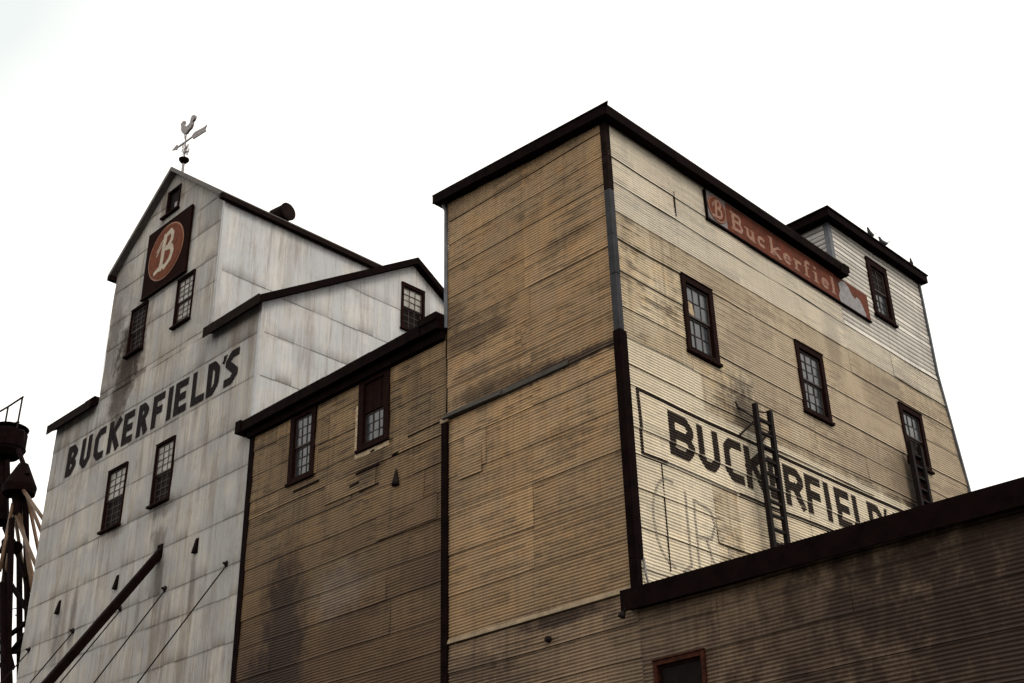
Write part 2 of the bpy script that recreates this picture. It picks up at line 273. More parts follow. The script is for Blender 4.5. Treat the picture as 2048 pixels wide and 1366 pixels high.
# ------------------------------------------------------------------ siding: real corrugated sheets
class Wall:
    """Sheets of siding on a vertical plane. kind 'h': corrugations run level, 'v': upright, 'c': clapboards."""
    def __init__(s, face, pos, kind, u0, u1, seams, holes=(), top=None, width=2.6, pitch=PITCH, amp=.011, lap=.013, seed=1, bow=.012, joints=None, clip=None):
        s.clip = clip
        s.face, s.pos, s.kind, s.u0, s.u1, s.seams, s.holes, s.top = face, pos, kind, u0, u1, sorted(seams), list(holes), top
        s.width, s.pitch, s.amp, s.lap, s.seed, s.bow = width, pitch, amp, lap, seed, bow
        rnd = random.Random(seed); s.rows = []
        for i, (a, b) in enumerate(zip(s.seams, s.seams[1:])):
            if joints and joints.get(i) is not None: js = [u0]+joints[i]+[u1]
            else:
                js = [u0]; x = u0 + width*(rnd.uniform(.3, 1) if kind != 'v' else 1)
                while x < u1-width*.2: js.append(x); x += width*(rnd.uniform(.85, 1.1) if kind != 'v' else 1)
                js.append(u1)
            s.rows.append((a, b, [(js[k], js[k+1], rnd.random(), rnd.random(), rnd.random(), rnd.uniform(-1, 1)) for k in range(len(js)-1)]))
    def off(s, u, z, i, sh):
        a, b, _ = s.rows[i]; fr = (b-z)/(b-a); k = sh[5]
        o = .02 + s.bow*noise.noise(Vector((u*.7, z*.9, s.seed))) + .004*k
        if s.kind == 'h': o += s.amp*math.cos(2*math.pi*(z-a)/s.pitch) + s.lap*fr*(.8+.7*sh[3]*(1 if k > 0 else .3))
        elif s.kind == 'v': o += s.amp*math.cos(2*math.pi*u/s.pitch) + s.lap*fr
        else:
            q = ((z-a) % s.pitch)/s.pitch; o += s.amp*2*(1-q)
        return o
    def P(s, u, z, o, dz=0.):
        z2 = z + dz
        if s.face == 'F': return (u, s.pos-o, z2)
        if s.face == 'R': return (s.pos+o, u, z2)
        return (s.pos-o, u, z2)
    def dz(s, u, z): return .034*noise.noise(Vector((u*.4, z*.6, s.seed+9.))) + .008*noise.noise(Vector((u*1.7, z*1.5, s.seed+4.))) if s.kind != 'v' else 0.
    def levels(s, a, b):
        if s.kind == 'h': n = max(2, round((b-a)/s.pitch*6)); return [a+(b-a)*i/n for i in range(n+1)]
        r = []; z = a
        while z < b-.001: r += [z, min(z+s.pitch*.84, b), min(z+s.pitch*.93, b)]; z += s.pitch
        if s.kind == 'c': return sorted(set([round(x, 4) for x in r]+[b]))
    def segs(s, u0, u1, z0, z1):
        zm = (z0+z1)/2
        if s.clip: u1 = min(u1, s.clip(zm))
        if u1-u0 < .01: return []
        out = [(u0, u1)]
        for (h0, h1, g0, g1) in s.holes:
            if g0 < zm < g1:
                nx = []
                for a, b in out:
                    if h1 <= a or h0 >= b: nx.append((a, b)); continue
                    if h0 > a+.002: nx.append((a, h0))
                    if h1 < b-.002: nx.append((h1, b))
                out = nx
        return out
    def build(s, name, mat, parent):
        m = MB()
        for i, (a, b, shs) in enumerate(s.rows):
            for sh in shs:
                key = {}
                def V(u, z, tag_=0, zk=None):
                    k = (round(u, 4), round(zk if zk is not None else z, 4), tag_)
                    if k not in key:
                        key[k] = len(m.v); z_ = z - (.016 if (z <= a+1e-6 and s.kind != 'c') else 0)
                        m.v.append(s.P(u, z_, s.off(u, z, i, sh), s.dz(u, z)))
                        d = max(0., 1-(b-z)/(.07 if s.kind == 'h' else .12))*(.15+.85*sh[4]**1.3)
                        du = min(u-sh[0], sh[1]-u)
                        if s.kind == 'h': d = max(d, max(0., 1-du/.03)*.8*sh[4])
                        if s.kind != 'c' and z <= a+.02: d = max(d, .25+.75*sh[4]**1.5)  # shadow of the proud lip painted in at the sheet's lower edge
                        if s.kind == 'c': q = ((z-a) % s.pitch)/s.pitch; d = 1. if q > .86 else 0.
                        ph = .5+.5*math.cos(2*math.pi*((z-a) if s.kind == 'h' else u)/s.pitch) if s.kind != 'c' else 1.
                        m.c.append((sh[2], d, sh[3], ph))
                    return key[k]
                if s.kind in 'hc':
                    zs = s.levels(a, b)
                    for z0, z1 in zip(zs, zs[1:]):
                        for (p, q) in s.segs(sh[0], sh[1], z0, z1):
                            e = [p]; n = max(1, int((q-p)/.55)); e = [p+(q-p)*k/n for k in range(n+1)]
                            if q-p > .12 and s.kind == 'h': e = sorted(set(e+([p+.035] if p == sh[0] else [])+([q-.035] if q == sh[1] else [])))
                            for c, d in zip(e, e[1:]):
                                f = (V(c, z0), V(d, z0), V(d, z1), V(c, z1)); m.f.append(f if s.face != 'L' else f[::-1])
                else:
                    n = max(1, round((sh[1]-sh[0])/s.pitch*6)); us = [sh[0]+(sh[1]-sh[0])*k/n for k in range(n+1)]
                    for c, d in zip(us, us[1:]):
                        um = (c+d)/2; iv = [(a, b)]
                        for (h0, h1, g0, g1) in s.holes:
                            if h0 < um < h1:
                                nx = []
                                for x, y in iv:
                                    if g1 <= x or g0 >= y: nx.append((x, y)); continue
                                    if g0 > x+.002: nx.append((x, g0))
                                    if g1 < y-.002: nx.append((g1, y))
                                iv = nx
                        for x, y in iv:
                            n2 = max(1, int((y-x)/.4)); zz = [x+(y-x)*k/n2 for k in range(n2+1)]
                            if y == b and y-x > .3: zz = sorted(set(zz+[y-.12]))
                            for z0, z1 in zip(zz, zz[1:]):
                                tl = s.top(c) if s.top else 1e9; tr = s.top(d) if s.top else 1e9
                                if z0 >= max(tl, tr)-.001: continue
                                def VV(u, zq, tp): return V(u, min(zq, tp), 0, zq)
                                f = (VV(c, z0, tl), VV(d, z0, tr), VV(d, z1, tr), VV(c, z1, tl)); m.f.append(f if s.face != 'L' else f[::-1])
        if s.face == 'L': pass
        o = m.build(name, mat, parent, smooth=(s.kind != 'c'))
        return o
    def paint(s, name, mat, parent, shapes, lift=.006, worn=0., seed=3):
        """shapes: polygons in (u, z); laid on the sheets as a skin of paint that follows the corrugation"""
        m = MB(); rnd = random.Random(seed)
        def scan(t, horizontal):
            iv = []
            for poly in shapes:
                xs = []; k = len(poly)
                for i in range(k):
                    (u1, z1), (u2, z2) = poly[i], poly[(i+1) % k]
                    a1, a2, b1, b2 = (z1, z2, u1, u2) if horizontal else (u1, u2, z1, z2)
                    if (a1 <= t) != (a2 <= t): xs.append(b1+(t-a1)*(b2-b1)/(a2-a1))
                xs.sort(); iv += [(xs[j], xs[j+1]) for j in range(0, len(xs)-1, 2)]
            iv.sort(); o = []
            for a, b in iv:
                if o and a <= o[-1][1]+1e-4: o[-1] = (o[-1][0], max(b, o[-1][1]))
                else: o.append((a, b))
            return o
        for i, (a, b, shs) in enumerate(s.rows):
            for sh in shs:
                if s.kind == 'h':
                    zs = s.levels(a, b)
                    for z0, z1 in zip(zs, zs[1:]):
                        for p, q in scan((z0+z1)/2, True):
                            p = max(p, sh[0]); q = min(q, sh[1])
                            if q-p < .004: continue
                            n = max(1, int((q-p)/.3)); e = [p+(q-p)*k/n for k in range(n+1)]
                            for c, d in zip(e, e[1:]):
                                if worn and noise.noise(Vector((c*3, z0*9, 5.)))+.35*rnd.random() > 1-worn: continue
                                g = [s.P(x, y, s.off(x, y, i, sh)+lift, s.dz(x, y)) for x, y in ((c, z0), (d, z0), (d, z1), (c, z1))]
                                m.quad(*g)
                else:
                    n = max(1, round((sh[1]-sh[0])/s.pitch*6)); us = [sh[0]+(sh[1]-sh[0])*k/n for k in range(n+1)]
                    for c, d in zip(us, us[1:]):
                        for p, q in scan((c+d)/2, False):
                            p = max(p, a); q = min(q, b)
                            if q-p < .004: continue
                            m.quad(*[s.P(x, y, s.off(x, y, i, sh)+lift+.012) for x, y in ((c, p), (d, p), (d, q), (c, q))])
        return m.build(name, mat, parent)

# ------------------------------------------------------------------ lettering
def stroke(pts, t, caps=(1, 1)):
    """thick polyline -> polygons; square caps"""
    r = []
    for k in range(len(pts)-1):
        a = Vector(pts[k]); b = Vector(pts[k+1]); d = (b-a).normalized(); nn = Vector((-d.y, d.x))*t/2
        a2 = a - d*t/2*(caps[0] if k == 0 else 0); b2 = b + d*t/2*(caps[1] if k == len(pts)-2 else 0)
        r.append([tuple(a2-nn), tuple(b2-nn), tuple(b2+nn), tuple(a2+nn)])
    for p in pts[1:-1]: r.append([(p[0]+t*.5*math.cos(x*math.pi/6), p[1]+t*.5*math.sin(x*math.pi/6)) for x in range(12)])
    return r
def block(ch, x, y, w, h, t):
    x0, x1, y0, y1 = x+t/2, x+w-t/2, y+t/2, y+h-t/2; c = t*.75; ym = (y0+y1)/2
    S = lambda *p, caps=(1, 1): stroke(list(p), t, caps)
    if ch == 'B': return S((x0,y0),(x0,y1))+S((x0,y1),(x1-c,y1),(x1,y1-c),(x1,ym+c),(x1-c*.8,ym),(x1,ym-c),(x1,y0+c),(x1-c,y0),(x0,y0))+S((x0,ym),(x1-c,ym),caps=(0,0))
    if ch == 'U': return S((x0,y1),(x0,y0+c),(x0+c,y0),(x1-c,y0),(x1,y0+c),(x1,y1))
    if ch == 'C': return S((x1,y1),(x0+c,y1),(x0,y1-c),(x0,y0+c),(x0+c,y0),(x1,y0))
    if ch == 'K': return S((x0,y0),(x0,y1))+S((x1,y1),(x0,ym-.02*h))+S((x0+(x1-x0)*.35,ym+.06*h),(x1,y0))
    if ch == 'E': return S((x0,y0),(x0,y1))+S((x0,y1),(x1,y1))+S((x0,ym),(x1-t*.3,ym))+S((x0,y0),(x1,y0))
    if ch == 'F': return S((x0,y0),(x0,y1))+S((x0,y1),(x1,y1))+S((x0,ym),(x1-t*.3,ym))
    if ch == 'I': return S((x+w/2,y0),(x+w/2,y1))
    if ch == 'L': return S((x0,y0),(x0,y1))+S((x0,y0),(x1,y0))
    if ch == 'R': return S((x0,y0),(x0,y1))+S((x0,y1),(x1-c,y1),(x1,y1-c),(x1,ym+c),(x1-c,ym),(x0,ym))+S((x0+(x1-x0)*.5,ym),(x1,y0))
    if ch == 'D': return S((x0,y0),(x0,y1))+S((x0,y1),(x1-c,y1),(x1,y1-c),(x1,y0+c),(x1-c,y0),(x0,y0))
    if ch == "'": return [[(x+w*.1, y1-.1*h), (x+w*.55, y1-.16*h), (x+w, y1+t*.5), (x+w*.35, y1+t*.5)]]
    if ch == 'S': return S((x1,y1),(x0+c,y1),(x0,y1-c),(x0,ym+c*.9),(x1,ym-c*.9),(x1,y0+c),(x1-c,y0),(x0,y0))
    return []

# ------------------------------------------------------------------ windows
def window(parent, face, pos, u0, u1, z0, z1, cols=3, rows=2, cas=.17, sill_out=.05, frame=None, glass=None, munt=None, lower='glass', upper='glass', label=None, odd=None, sill_ext=.03, tip=.0):
    frame = frame or m_frame; glass = glass or m_glass; munt = munt or m_muntin
    def P(u, z, o): return (u, pos-o, z) if face == 'F' else (pos+o, u, z)
    def bx(m, a, b, c, d, o0, o1):   # u a..b, z c..d, depth o0..o1
        m.hexa([P(a, c, o1), P(b, c, o1), P(b, c, o0), P(a, c, o0), P(a, d, o1), P(b, d, o1), P(b, d, o0), P(a, d, o0)])
    m = MB(); O = .085
    bx(m, u0, u0+cas, z0, z1, -.16, O); bx(m, u1-cas, u1, z0, z1, -.16, O); bx(m, u0+cas, u1-cas, z1-cas, z1, -.16, O-.004); bx(m, u0+cas, u1-cas, z0, z0+cas*.6, -.16, O-.004)
    win = m.build('window', frame, parent, bevel=.006)
    if label: win['label'] = label
    m = MB(); bx(m, u0-sill_ext, u1+sill_ext, z0-.09, z0-.003, -.05, O+sill_out); s = m.build('sill', frame, win, bevel=.01)
    m = MB(); bx(m, u0-.01, u1+.01, z1+.003, z1+.035, -.02, O+.02); m.build('head_trim', frame, win, bevel=.006)
    a, b, c, d = u0+cas+.002, u1-cas-.002, z0+cas*.6+.002, z1-cas-.002; zm = (c+d)/2
    for k, (p, q, o, what) in enumerate(((c, zm, -.03, lower), (zm, d, .012, upper))):
        if what == 'boards':
            m = MB(); nb = 5
            for j in range(nb): bx(m, a+(b-a)*j/nb+.004, a+(b-a)*(j+1)/nb-.004, p, q, o-.03, o+.01*(j % 2))
            m.build('boarding', m_frame, win); continue
        m = MB(); t = .05
        bx(m, a, a+t, p, q, o-.04, o); bx(m, b-t, b, p, q, o-.04, o); bx(m, a+t, b-t, q-t, q, o-.04, o-.002); bx(m, a+t, b-t, p, p+t, o-.04, o-.002)
        g = .024
        for j in range(1, cols): x = a+t+(b-a-2*t)*j/cols; bx(m, x-g/2, x+g/2, p+t, q-t, o-.03, o-.006)
        for j in range(1, rows): z = p+t+(q-p-2*t)*j/rows; bx(m, a+t, b-t, z-g/2, z+g/2, o-.03, o-.009)
        sash = m.build('sash', munt, win)
        gl = glass if what == 'glass' else m_glass3
        m = MB(); rnd = random.Random(int(u0*100)+k)
        for i in range(cols):
            for j in range(rows):
                if odd == (k, i, j): mo = MB(); mo.quad(*[P(x, y, o-.012) for x, y in ((a+t+(b-a-2*t)*i/cols, p+t+(q-p-2*t)*j/rows+.05), (a+t+(b-a-2*t)*(i+1)/cols, p+t+(q-p-2*t)*j/rows), (a+t+(b-a-2*t)*(i+.8)/cols, p+t+(q-p-2*t)*(j+.85)/rows), (a+t+(b-a-2*t)*(i+.1)/cols, p+t+(q-p-2*t)*(j+.95)/rows))]); mo.build('pane_patch', m_pale, win)
                x0 = a+t+(b-a-2*t)*i/cols; x1 = a+t+(b-a-2*t)*(i+1)/cols; y0 = p+t+(q-p-2*t)*j/rows; y1 = p+t+(q-p-2*t)*(j+1)/rows
                tx, ty = rnd.uniform(-.006, .006), rnd.uniform(-.006, .006); oo = o-.026
                m.quad(P(x0, y0, oo-tx-ty), P(x1, y0, oo+tx-ty), P(x1, y1, oo+tx+ty), P(x0, y1, oo-tx+ty))
        m.build('glass', gl, win)
    # dark room behind
    return win

# ================================================================== GROUND
gm = MB(); gm.quad((-1500, -1500, 0), (1500, -1500, 0), (1500, 1500, 0), (-1500, 1500, 0)); g = gm.build('ground', m_ground); g['kind'] = 'structure'

# ================================================================== TAN TOWER
XC, XL = -15.83, -21.6
PY = 10.78; BY = 17.14
def bclip(z): return 17.14 - .61*min(1, max(0, (z-15.98)/3.87))
tower = thing('elevator_tower', 'tall tan corrugated tower with black eave and faded lettering on its right side', 'building', (XL, 0, 0))
seamsF = [0, 1.6, 3.2, 4.7, 6.2, 7.1, 7.93, 8.64]
fr_up = [15.12, 15.98, 16.83, 17.75, 18.66, 19.55, 20.36, 21.1, 21.78]
fr_lo = [9.34, 10.46, 11.46, 12.48, 13.46, 14.42, 15.10]
jU = {i: [-18.68+random.Random(i).uniform(-.1, .1)] for i in range(8)}
zl_ = 21.9
topF = lambda u: 21.3 + (XC-u)/(XC-XL)*.45
wl = Wall('F', 0, 'h', XL, XC, [9.32]+fr_lo[1:], seed=11, joints={i: [-18.75+.03*i] if i != 4 else [-21.0, -20.2, -18.75] for i in range(7)})
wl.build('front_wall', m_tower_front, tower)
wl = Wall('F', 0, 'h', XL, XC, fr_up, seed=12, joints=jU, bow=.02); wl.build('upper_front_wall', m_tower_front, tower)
holesS = [(2.55, 3.86, 15.82, 17.95), (7.65, 9.05, 15.8, 17.9), (13.28, 14.7, 15.9, 17.8), (12.88, 14.16, 20.8, 22.85)]
sS = [8.9, 9.8, 10.7, 11.6, 12.42, 13.05, 14.08, 14.6, 15.3, 16.1, 17.05, 17.97, 18.75, 19.62]
jS = {i: sorted([2.62+.05*((i*7) % 3), 5.3+.08*((i*5) % 4), 8.1+.1*((i*3) % 3), 10.7, 13.4+.2*(i % 2)]) for i in range(16)}
for i in (2, 3, 4): jS[i] = [1.15, 4.0+.6*(i % 2), 7.2, 10.3, 13.6]
sideA = Wall('R', XC, 'h', 0, BY, sS, holes=holesS, seed=21, joints=jS, bow=.02, lap=.02, clip=bclip)
sideA.build('side_wall', m_side, tower)
Wall('R', XC, 'h', 0, PY, [19.62, 20.35, 21.35], seed=22, joints={0: [2.62, 8.1], 1: [2.64, 5.3, 8.1]}, bow=.015, lap=.02).build('upper_side_wall', m_side, tower)
m = MB(); m.quad((XL, 0, 0), (XL, BY, 0), (XL, BY, 21.3), (XL, 0, 21.7)); m.quad((XL, BY, 0), (XC-.02, BY, 0), (XC-.02, BY, 15.9), (XL, BY, 15.9)); m.quad((XL, 16.45, 15.8), (XC-.02, 16.45, 15.8), (XC-.02, 16.45, 21.4), (XL, 16.45, 21.4)); m.build('rear_wall', m_back, tower)
m = MB(); m.quad((XL, .2, 0), (XC-.2, .2, 0), (XC-.2, .2, 21.2), (XL, .2, 21.6)); m.quad((XC-.2, .2, 0), (XC-.2, 16.4, 0), (XC-.2, 16.4, 21.2), (XC-.2, .2, 21.2)); m.build('backing', m_back, tower)
m = MB(); zz_ = [9, 15.98, 19.85, 21.2]
for a, b in zip(zz_, zz_[1:]): m.quad((XC-.02, 16.2, a), (XC-.02, bclip(a)-.04, a), (XC-.02, bclip(b)-.04, b), (XC-.02, 16.2, b))
m.build('gap_backing', m_back, tower)  # added plane that keeps sky from showing through the lap gaps
m = MB(); m.slab((XL, PY+.03, zl_), (-20.41, PY+.03, zl_), (-20.41, BY, zl_), (XL, BY, zl_), .2); m.build('rear_roof', m_roof, tower)
# flashings across the front
m = MB()
for a, b, dz0, dz1, o in ((XL-.06, -19.6, .02, .0, .15), (-19.6, -17.4, 0, .02, .07)):
    m.hexa([(a, -.02, 15.02+dz0), (b, -.02, 15.02+dz1), (b, .0, 15.02+dz1), (a, .0, 15.02+dz0), (a, -o-.03, 15.05+dz0), (b, -o*.8-.03, 15.05+dz1), (b, 0, 15.30+dz1), (a, 0, 15.30+dz0)])
m.build('belt_flashing', m_flash, tower)
m = MB(); m.hexa([(XL, -.09, 9.28), (XC-.1, -.08, 9.28), (XC-.1, 0, 9.28), (XL, 0, 9.28), (XL, -.06, 9.38), (XC-.1, -.06, 9.38), (XC-.1, 0, 9.42), (XL, 0, 9.42)]); m.build('lower_flashing', m_flash2, tower)
# roof
zc, zl = 21.55, 22.0; o_ = .3
m = MB()
a, b, c, d = (XL-o_, -o_, zl), (XC+o_, -o_, zc), (XC+o_, PY+.02, zc-.02), (XL-o_, PY+.02, zl)
m.slab(a, b, c, d, .24); rf = m.build('roof', m_trim, tower)
m = MB(); m.slab((XL-o_-.02, -o_-.03, zl+.045), (XC+o_+.14, -o_-.05, zc+.06), (XC+o_+.03, -o_+.06, zc+.045), (XL-o_-.02, -o_+.06, zl+.045), .04)
m.slab((XC+o_-.1, -o_+.06, zc+.045), (XC+o_+.03, -o_+.06, zc+.045), (XC+o_+.03, PY, zc+.02), (XC+o_-.1, PY, zc+.02), .04)
m.build('drip_edge', m_trim2, rf)
m = MB(); m.box(XC-.08, XC+o_+.06, PY-.25, PY+.16, 21.2, 21.42); m.box(XC+.02, XC+o_+.04, PY+.0, PY+.3, 21.38, 21.6); m.build('eave_bracket', m_trim, rf)
m = MB(); m.lathe((XC+.2, 2.95, zc), [(.03, 0), (.035, .05), (.01, .08)], 8); m.build('roof_knob', m_iron, rf)
def boards(parent, a, b, h, t, out, mat, seed, n, drop=0.):
    rnd = random.Random(seed); a = Vector(a); b = Vector(b); o = Vector(out)
    for k in range(n):
        p = a+(b-a)*k/n; q = a+(b-a)*(k+1)/n-(b-a).normalized()*.006; e = rnd.uniform(-.014, .014); f = rnd.uniform(-.014, .014); g = rnd.uniform(.002, .014)
        m = MB(); up_ = Vector((0, 0, 1)); P1 = [p+o*g, q+o*g*.6, q+o*(g+t), p+o*(g+t)]
        m.hexa([P1[0]+up_*(e-h), P1[1]+up_*(f-h), P1[2]+up_*(f-h), P1[3]+up_*(e-h), P1[0]+up_*e, P1[1]+up_*f, P1[2]+up_*f, P1[3]+up_*e]); m.build('fascia_board', mat, parent)
boards(rf, (XL-o_, -o_, zl+.01), (XC+o_, -o_, zc+.01), .27, .022, (0, -1, 0), m_trim, 1, 3)
boards(rf, (XC+o_, -o_, zc+.01), (XC+o_, PY, zc-.01), .27, .022, (1, 0, 0), m_trim, 2, 4)
# penthouse
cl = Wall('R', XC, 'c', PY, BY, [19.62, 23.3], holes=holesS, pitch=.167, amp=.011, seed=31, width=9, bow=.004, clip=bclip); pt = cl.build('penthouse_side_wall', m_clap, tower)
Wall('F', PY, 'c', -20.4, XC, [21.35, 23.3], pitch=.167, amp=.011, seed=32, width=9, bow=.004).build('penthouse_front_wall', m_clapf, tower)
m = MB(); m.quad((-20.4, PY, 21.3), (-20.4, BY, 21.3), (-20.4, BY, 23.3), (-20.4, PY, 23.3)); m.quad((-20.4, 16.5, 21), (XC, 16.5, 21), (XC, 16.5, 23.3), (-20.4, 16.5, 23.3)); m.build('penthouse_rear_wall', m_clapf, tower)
m = MB(); A = (-20.7, PY-.38, 23.48); B = (XC+.3, PY-.38, 23.5); C = (XC+.3, 16.72, 23.6); D = (-20.7, 16.72, 23.6); m.slab(A, B, C, D, .27); pr = m.build('penthouse_roof', m_trim, tower)
m = MB(); m.slab((-20.7, PY-.42, 23.53), (XC+.34, PY-.42, 23.55), (XC+.34, PY-.3, 23.55), (-20.7, PY-.3, 23.53), .045); m.slab((XC+.2, PY-.3, 23.55), (XC+.34, PY-.3, 23.55), (XC+.34, 16.76, 23.65), (XC+.2, 16.76, 23.65), .045); m.build('drip_edge', m_trim2, pr)
# odd sheets nailed over the old siding
def patch(face, pos, u0, u1, z0, z1, mat, parent, seed):
    k = (z1-z0)/round((z1-z0)/PITCH)
    Wall(face, pos, 'h', u0, u1, [z0, z1], seed=seed, pitch=k, bow=.03, lap=.02, width=9).build('patch_sheet', mat, parent)
for i, q in enumerate(((-21.2, -20.35, 13.3, 14.05), (-21.4, -18.9, 16.15, 16.8))): patch('F', -.022, *q, m_tower_front, tower, 300+i)
for i, q in enumerate(((6.0, 10.8, 14.15, 14.5), (3.0, 5.6, 11.0, 11.75))): patch('R', XC+.024, *q, m_side, tower, 340+i)
# corner trims
def corner(name, mat, x, y, z0, z1, wf, ws, o=.05, parent=None, sx=1):
    m = MB(); m.box(x-wf, x+o, y-o, y+.0, z0, z1); m.box(x, x+o, y+.001, y+ws, z0, z1); return m.build(name, mat, parent, bevel=.008)
zs = [15.4, 16.9, 18.0, 19.3, 20.3, 21.32]
for k in range(5): corner('corner_trim', m_zinc2 if k in (0, 1, 2) else m_trim2, XC, 0, zs[k], zs[k+1]-.004, .115-.004*(k % 2), .1, .07+.006*(k % 2), tower)
corner('corner_board', m_trim, XC, 0, 9.95, 15.39, .14, .17, .08, tower); corner('corner_board', m_trim, XC, 0, 9.3, 9.945, .14, .08, .08, tower)
m = MB(); m.path([(XC+.08, .16, 9.98), (XC+.1, .17, 9.62), (XC+.1, .22, 9.45), (XC+.12, .4, 9.42)], .025); m.build('conduit', m_vane, tower)
m = MB(); m.box(XC-.002, XC+.045, PY-.02, PY+.14, 21.5, 23.24); m.box(XC-.12, XC+.045, PY-.05, PY-.021, 21.5, 23.24); m.build('penthouse_corner_trim', m_zinc, tower)
m = MB(); zz_ = [9.3, 15.98, 19.85, 23.3]
for a, b in zip(zz_, zz_[1:]):
    ya, yb = bclip(a), bclip(b); m.hexa([(XC-.15, ya-.05, a), (XC+.1, ya-.05, a), (XC+.1, ya+.03, a), (XC-.15, ya+.03, a), (XC-.15, yb-.05, b), (XC+.1, yb-.05, b), (XC+.1, yb+.03, b), (XC-.15, yb+.03, b)])
m.build('rear_corner_trim', m_zinc, tower)
m = MB(); m.path([(XL-.03, -.06, 17.75), (XL-.03, -.06, 21.5), (XL-.1, -.1, 21.72)], .055); m.build('downpipe', m_zinc, tower)
m = MB()                                   # lap strip between the sheets on the side wall
m.box(XC+.03, XC+.05, 2.6, 2.66, 19.7, 20.5); m.build('joint_strip', m_trim2, tower); m = MB(); m.box(XC+.03, XC+.045, 1.1, 1.13, 9.9, 12.45); m.build('joint_strip', m_trim2, tower)
# windows
window(tower, 'R', XC, *holesS[0], cols=3, rows=2, odd=(1, 0, 0))
window(tower, 'R', XC, *holesS[1], cols=3, rows=3)
window(tower, 'R', XC, *holesS[2], cols=3, rows=2, lower='dark')
window(tower, 'R', XC, *holesS[3], cols=2, rows=3, upper='dark', cas=.2)
# painted lettering on the side wall
TXT = [('B', 1.5, .95), ('U', 2.6, .84), ('C', 3.64, .76), ('K', 4.5, .86), ('E', 5.5, .6), ('R', 6.2, .88), ('F', 7.18, .74), ('I', 8.05, .3), ('E', 8.6, .74), ('L', 9.5, .62), ('D', 10.28, .8), ("'", 11.15, .25), ('S', 11.5, .8)]
sh = []
for ch, x, w_ in TXT: sh += block(ch, x, 12.72, w_, 1.14, .24)
sideA.paint('painted_lettering', m_paint2, tower, sh, worn=.12)
for sh in (stroke([(1.3, 12.44), (.46, 12.44), (.46, 14.03), (13.6, 14.03)], .11), stroke([(4.15, 12.44), (13.6, 12.44)], .11)): sideA.paint('painted_border', m_paint2, tower, sh, worn=.08)
sideA.paint('worn_border', m_wornline, tower, stroke([(1.35, 12.46), (4.1, 12.46)], .05), worn=.3)
arc = [(1.3+.62*math.cos(t), 11.05+1.0*math.sin(t)) for t in [math.radians(x) for x in range(75, 285, 15)]]
for sh in (stroke(arc, .07), stroke([(1.9, 11.9), (1.9, 10.2), (1.6, 10.0)], .07), stroke([(2.2, 10.0), (2.2, 11.8), (2.8, 11.7), (2.95, 11.4), (2.75, 11.0), (2.2, 10.95)], .07)+stroke([(2.55, 10.95), (2.95, 10.0)], .07), stroke([(3.4, 11.7), (3.4, 10.2)], .07)): sideA.paint('faded_lettering', m_ghost, tower, sh)

# ================================================================== WAREHOUSE between mill and tower
XM = -30.51
mid = thing('warehouse', 'weathered brown corrugated warehouse between white mill and tan tower, two windows under its eave', 'building', (XM, .0, 0))
holesM = [(-28.4, -27.18, 15.3, 17.5), (-25.22, -23.9, 15.35, 17.52)]
seamsM = [0, 1.5, 3.0, 4.4, 5.4, 6.4, 7.5, 8.3, 9.2, 10.0, 10.9, 11.7, 12.5, 13.2, 14.0, 14.75, 15.3, 16.15, 16.95, 17.62]
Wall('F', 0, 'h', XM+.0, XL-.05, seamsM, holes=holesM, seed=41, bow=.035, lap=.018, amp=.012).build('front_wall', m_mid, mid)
window(mid, 'F', 0, *holesM[0], cols=3, rows=3, cas=.2); window(mid, 'F', 0, *holesM[1], cols=3, rows=3, cas=.22, upper='boards', label='half boarded window with pale bare casing')
m = MB(); m.box(-25.36, -25.23, -.05, 0, 15.12, 16.75); m.box(-25.30, -23.9, -.06, 0, 15.1, 15.25); m.build('bare_casing', m_pale, mid, bevel=.01)
for i, q in enumerate(((-26.6, -24.4, 14.15, 14.75), (-24.3, -21.95, 12.55, 13.2))): patch('F', -.03, *q, m_mid, mid, 370+i)
m = MB(); m.box(XM-.005, XM+.24, -.07, 0, 0, 17.6); m.build('corner_board', m_trim, mid, bevel=.01)
m = MB(); m.box(XL-.17, XL+.05, -.1, 0, 0, 14.98); m.build('drain_duct', m_trim, mid, bevel=.01)
m = MB(); m.box(XL-.2, XL+.1, -.12, 0, 14.985, 15.12); m.build('duct_cap', m_flash2, mid, bevel=.01)
m = MB(); m.slab((XM-.32, -.36, 17.92), (XL-.05, -.36, 17.98), (XL-.05, 9, 18.2), (XM-.0, 9, 18.2), .3); r_ = m.build('roof', m_trim, mid); boards(r_, (XM-.05, -.36, 17.95), (XL-.75, -.36, 18.0), .33, .022, (0, -1, 0), m_trim, 3, 4)
m = MB(); m.box(XM-.34, XM-.08, -.42, .1, 17.6, 18.0); m.build('fascia_block', m_trim, r_); m = MB(); m.box(XL-.75, XL-.06, -.4, .2, 17.95, 18.16); m.build('fascia_block', m_trim, r_)
m = MB(); m.box(XM, XL-.06, -.2, 0, 17.42, 17.64); m.build('soffit_board', m_trim, r_)
m = MB(); m.quad((XM, 9, 0), (XL, 9, 0), (XL, 9, 18.1), (XM, 9, 18.1)); m.build('rear_wall', m_back, mid)
p = AF(795, 972); m = MB(); m.lathe((p.x, -.06, p.z), [(.12, 0), (.1, .1), (.03, .4), (.02, .46)], 10); m.build('vent_cone', m_iron, mid, smooth=True)
for (x, y, x2, y2) in ((715, 950, 760, 930), (820, 875, 890, 840), (703, 975, 722, 966), (745, 905, 752, 902), (722, 985, 760, 968), (590, 985, 640, 962), (788, 912, 800, 906)):   # bent lap ends
    a = AF(x, y); b = AF(x2, y2); m = MB(); m.bar((a.x, -.05, a.z), (b.x, -.05, a.z+.02), .05, .05); m.build('loose_lap', m_trim2, mid)

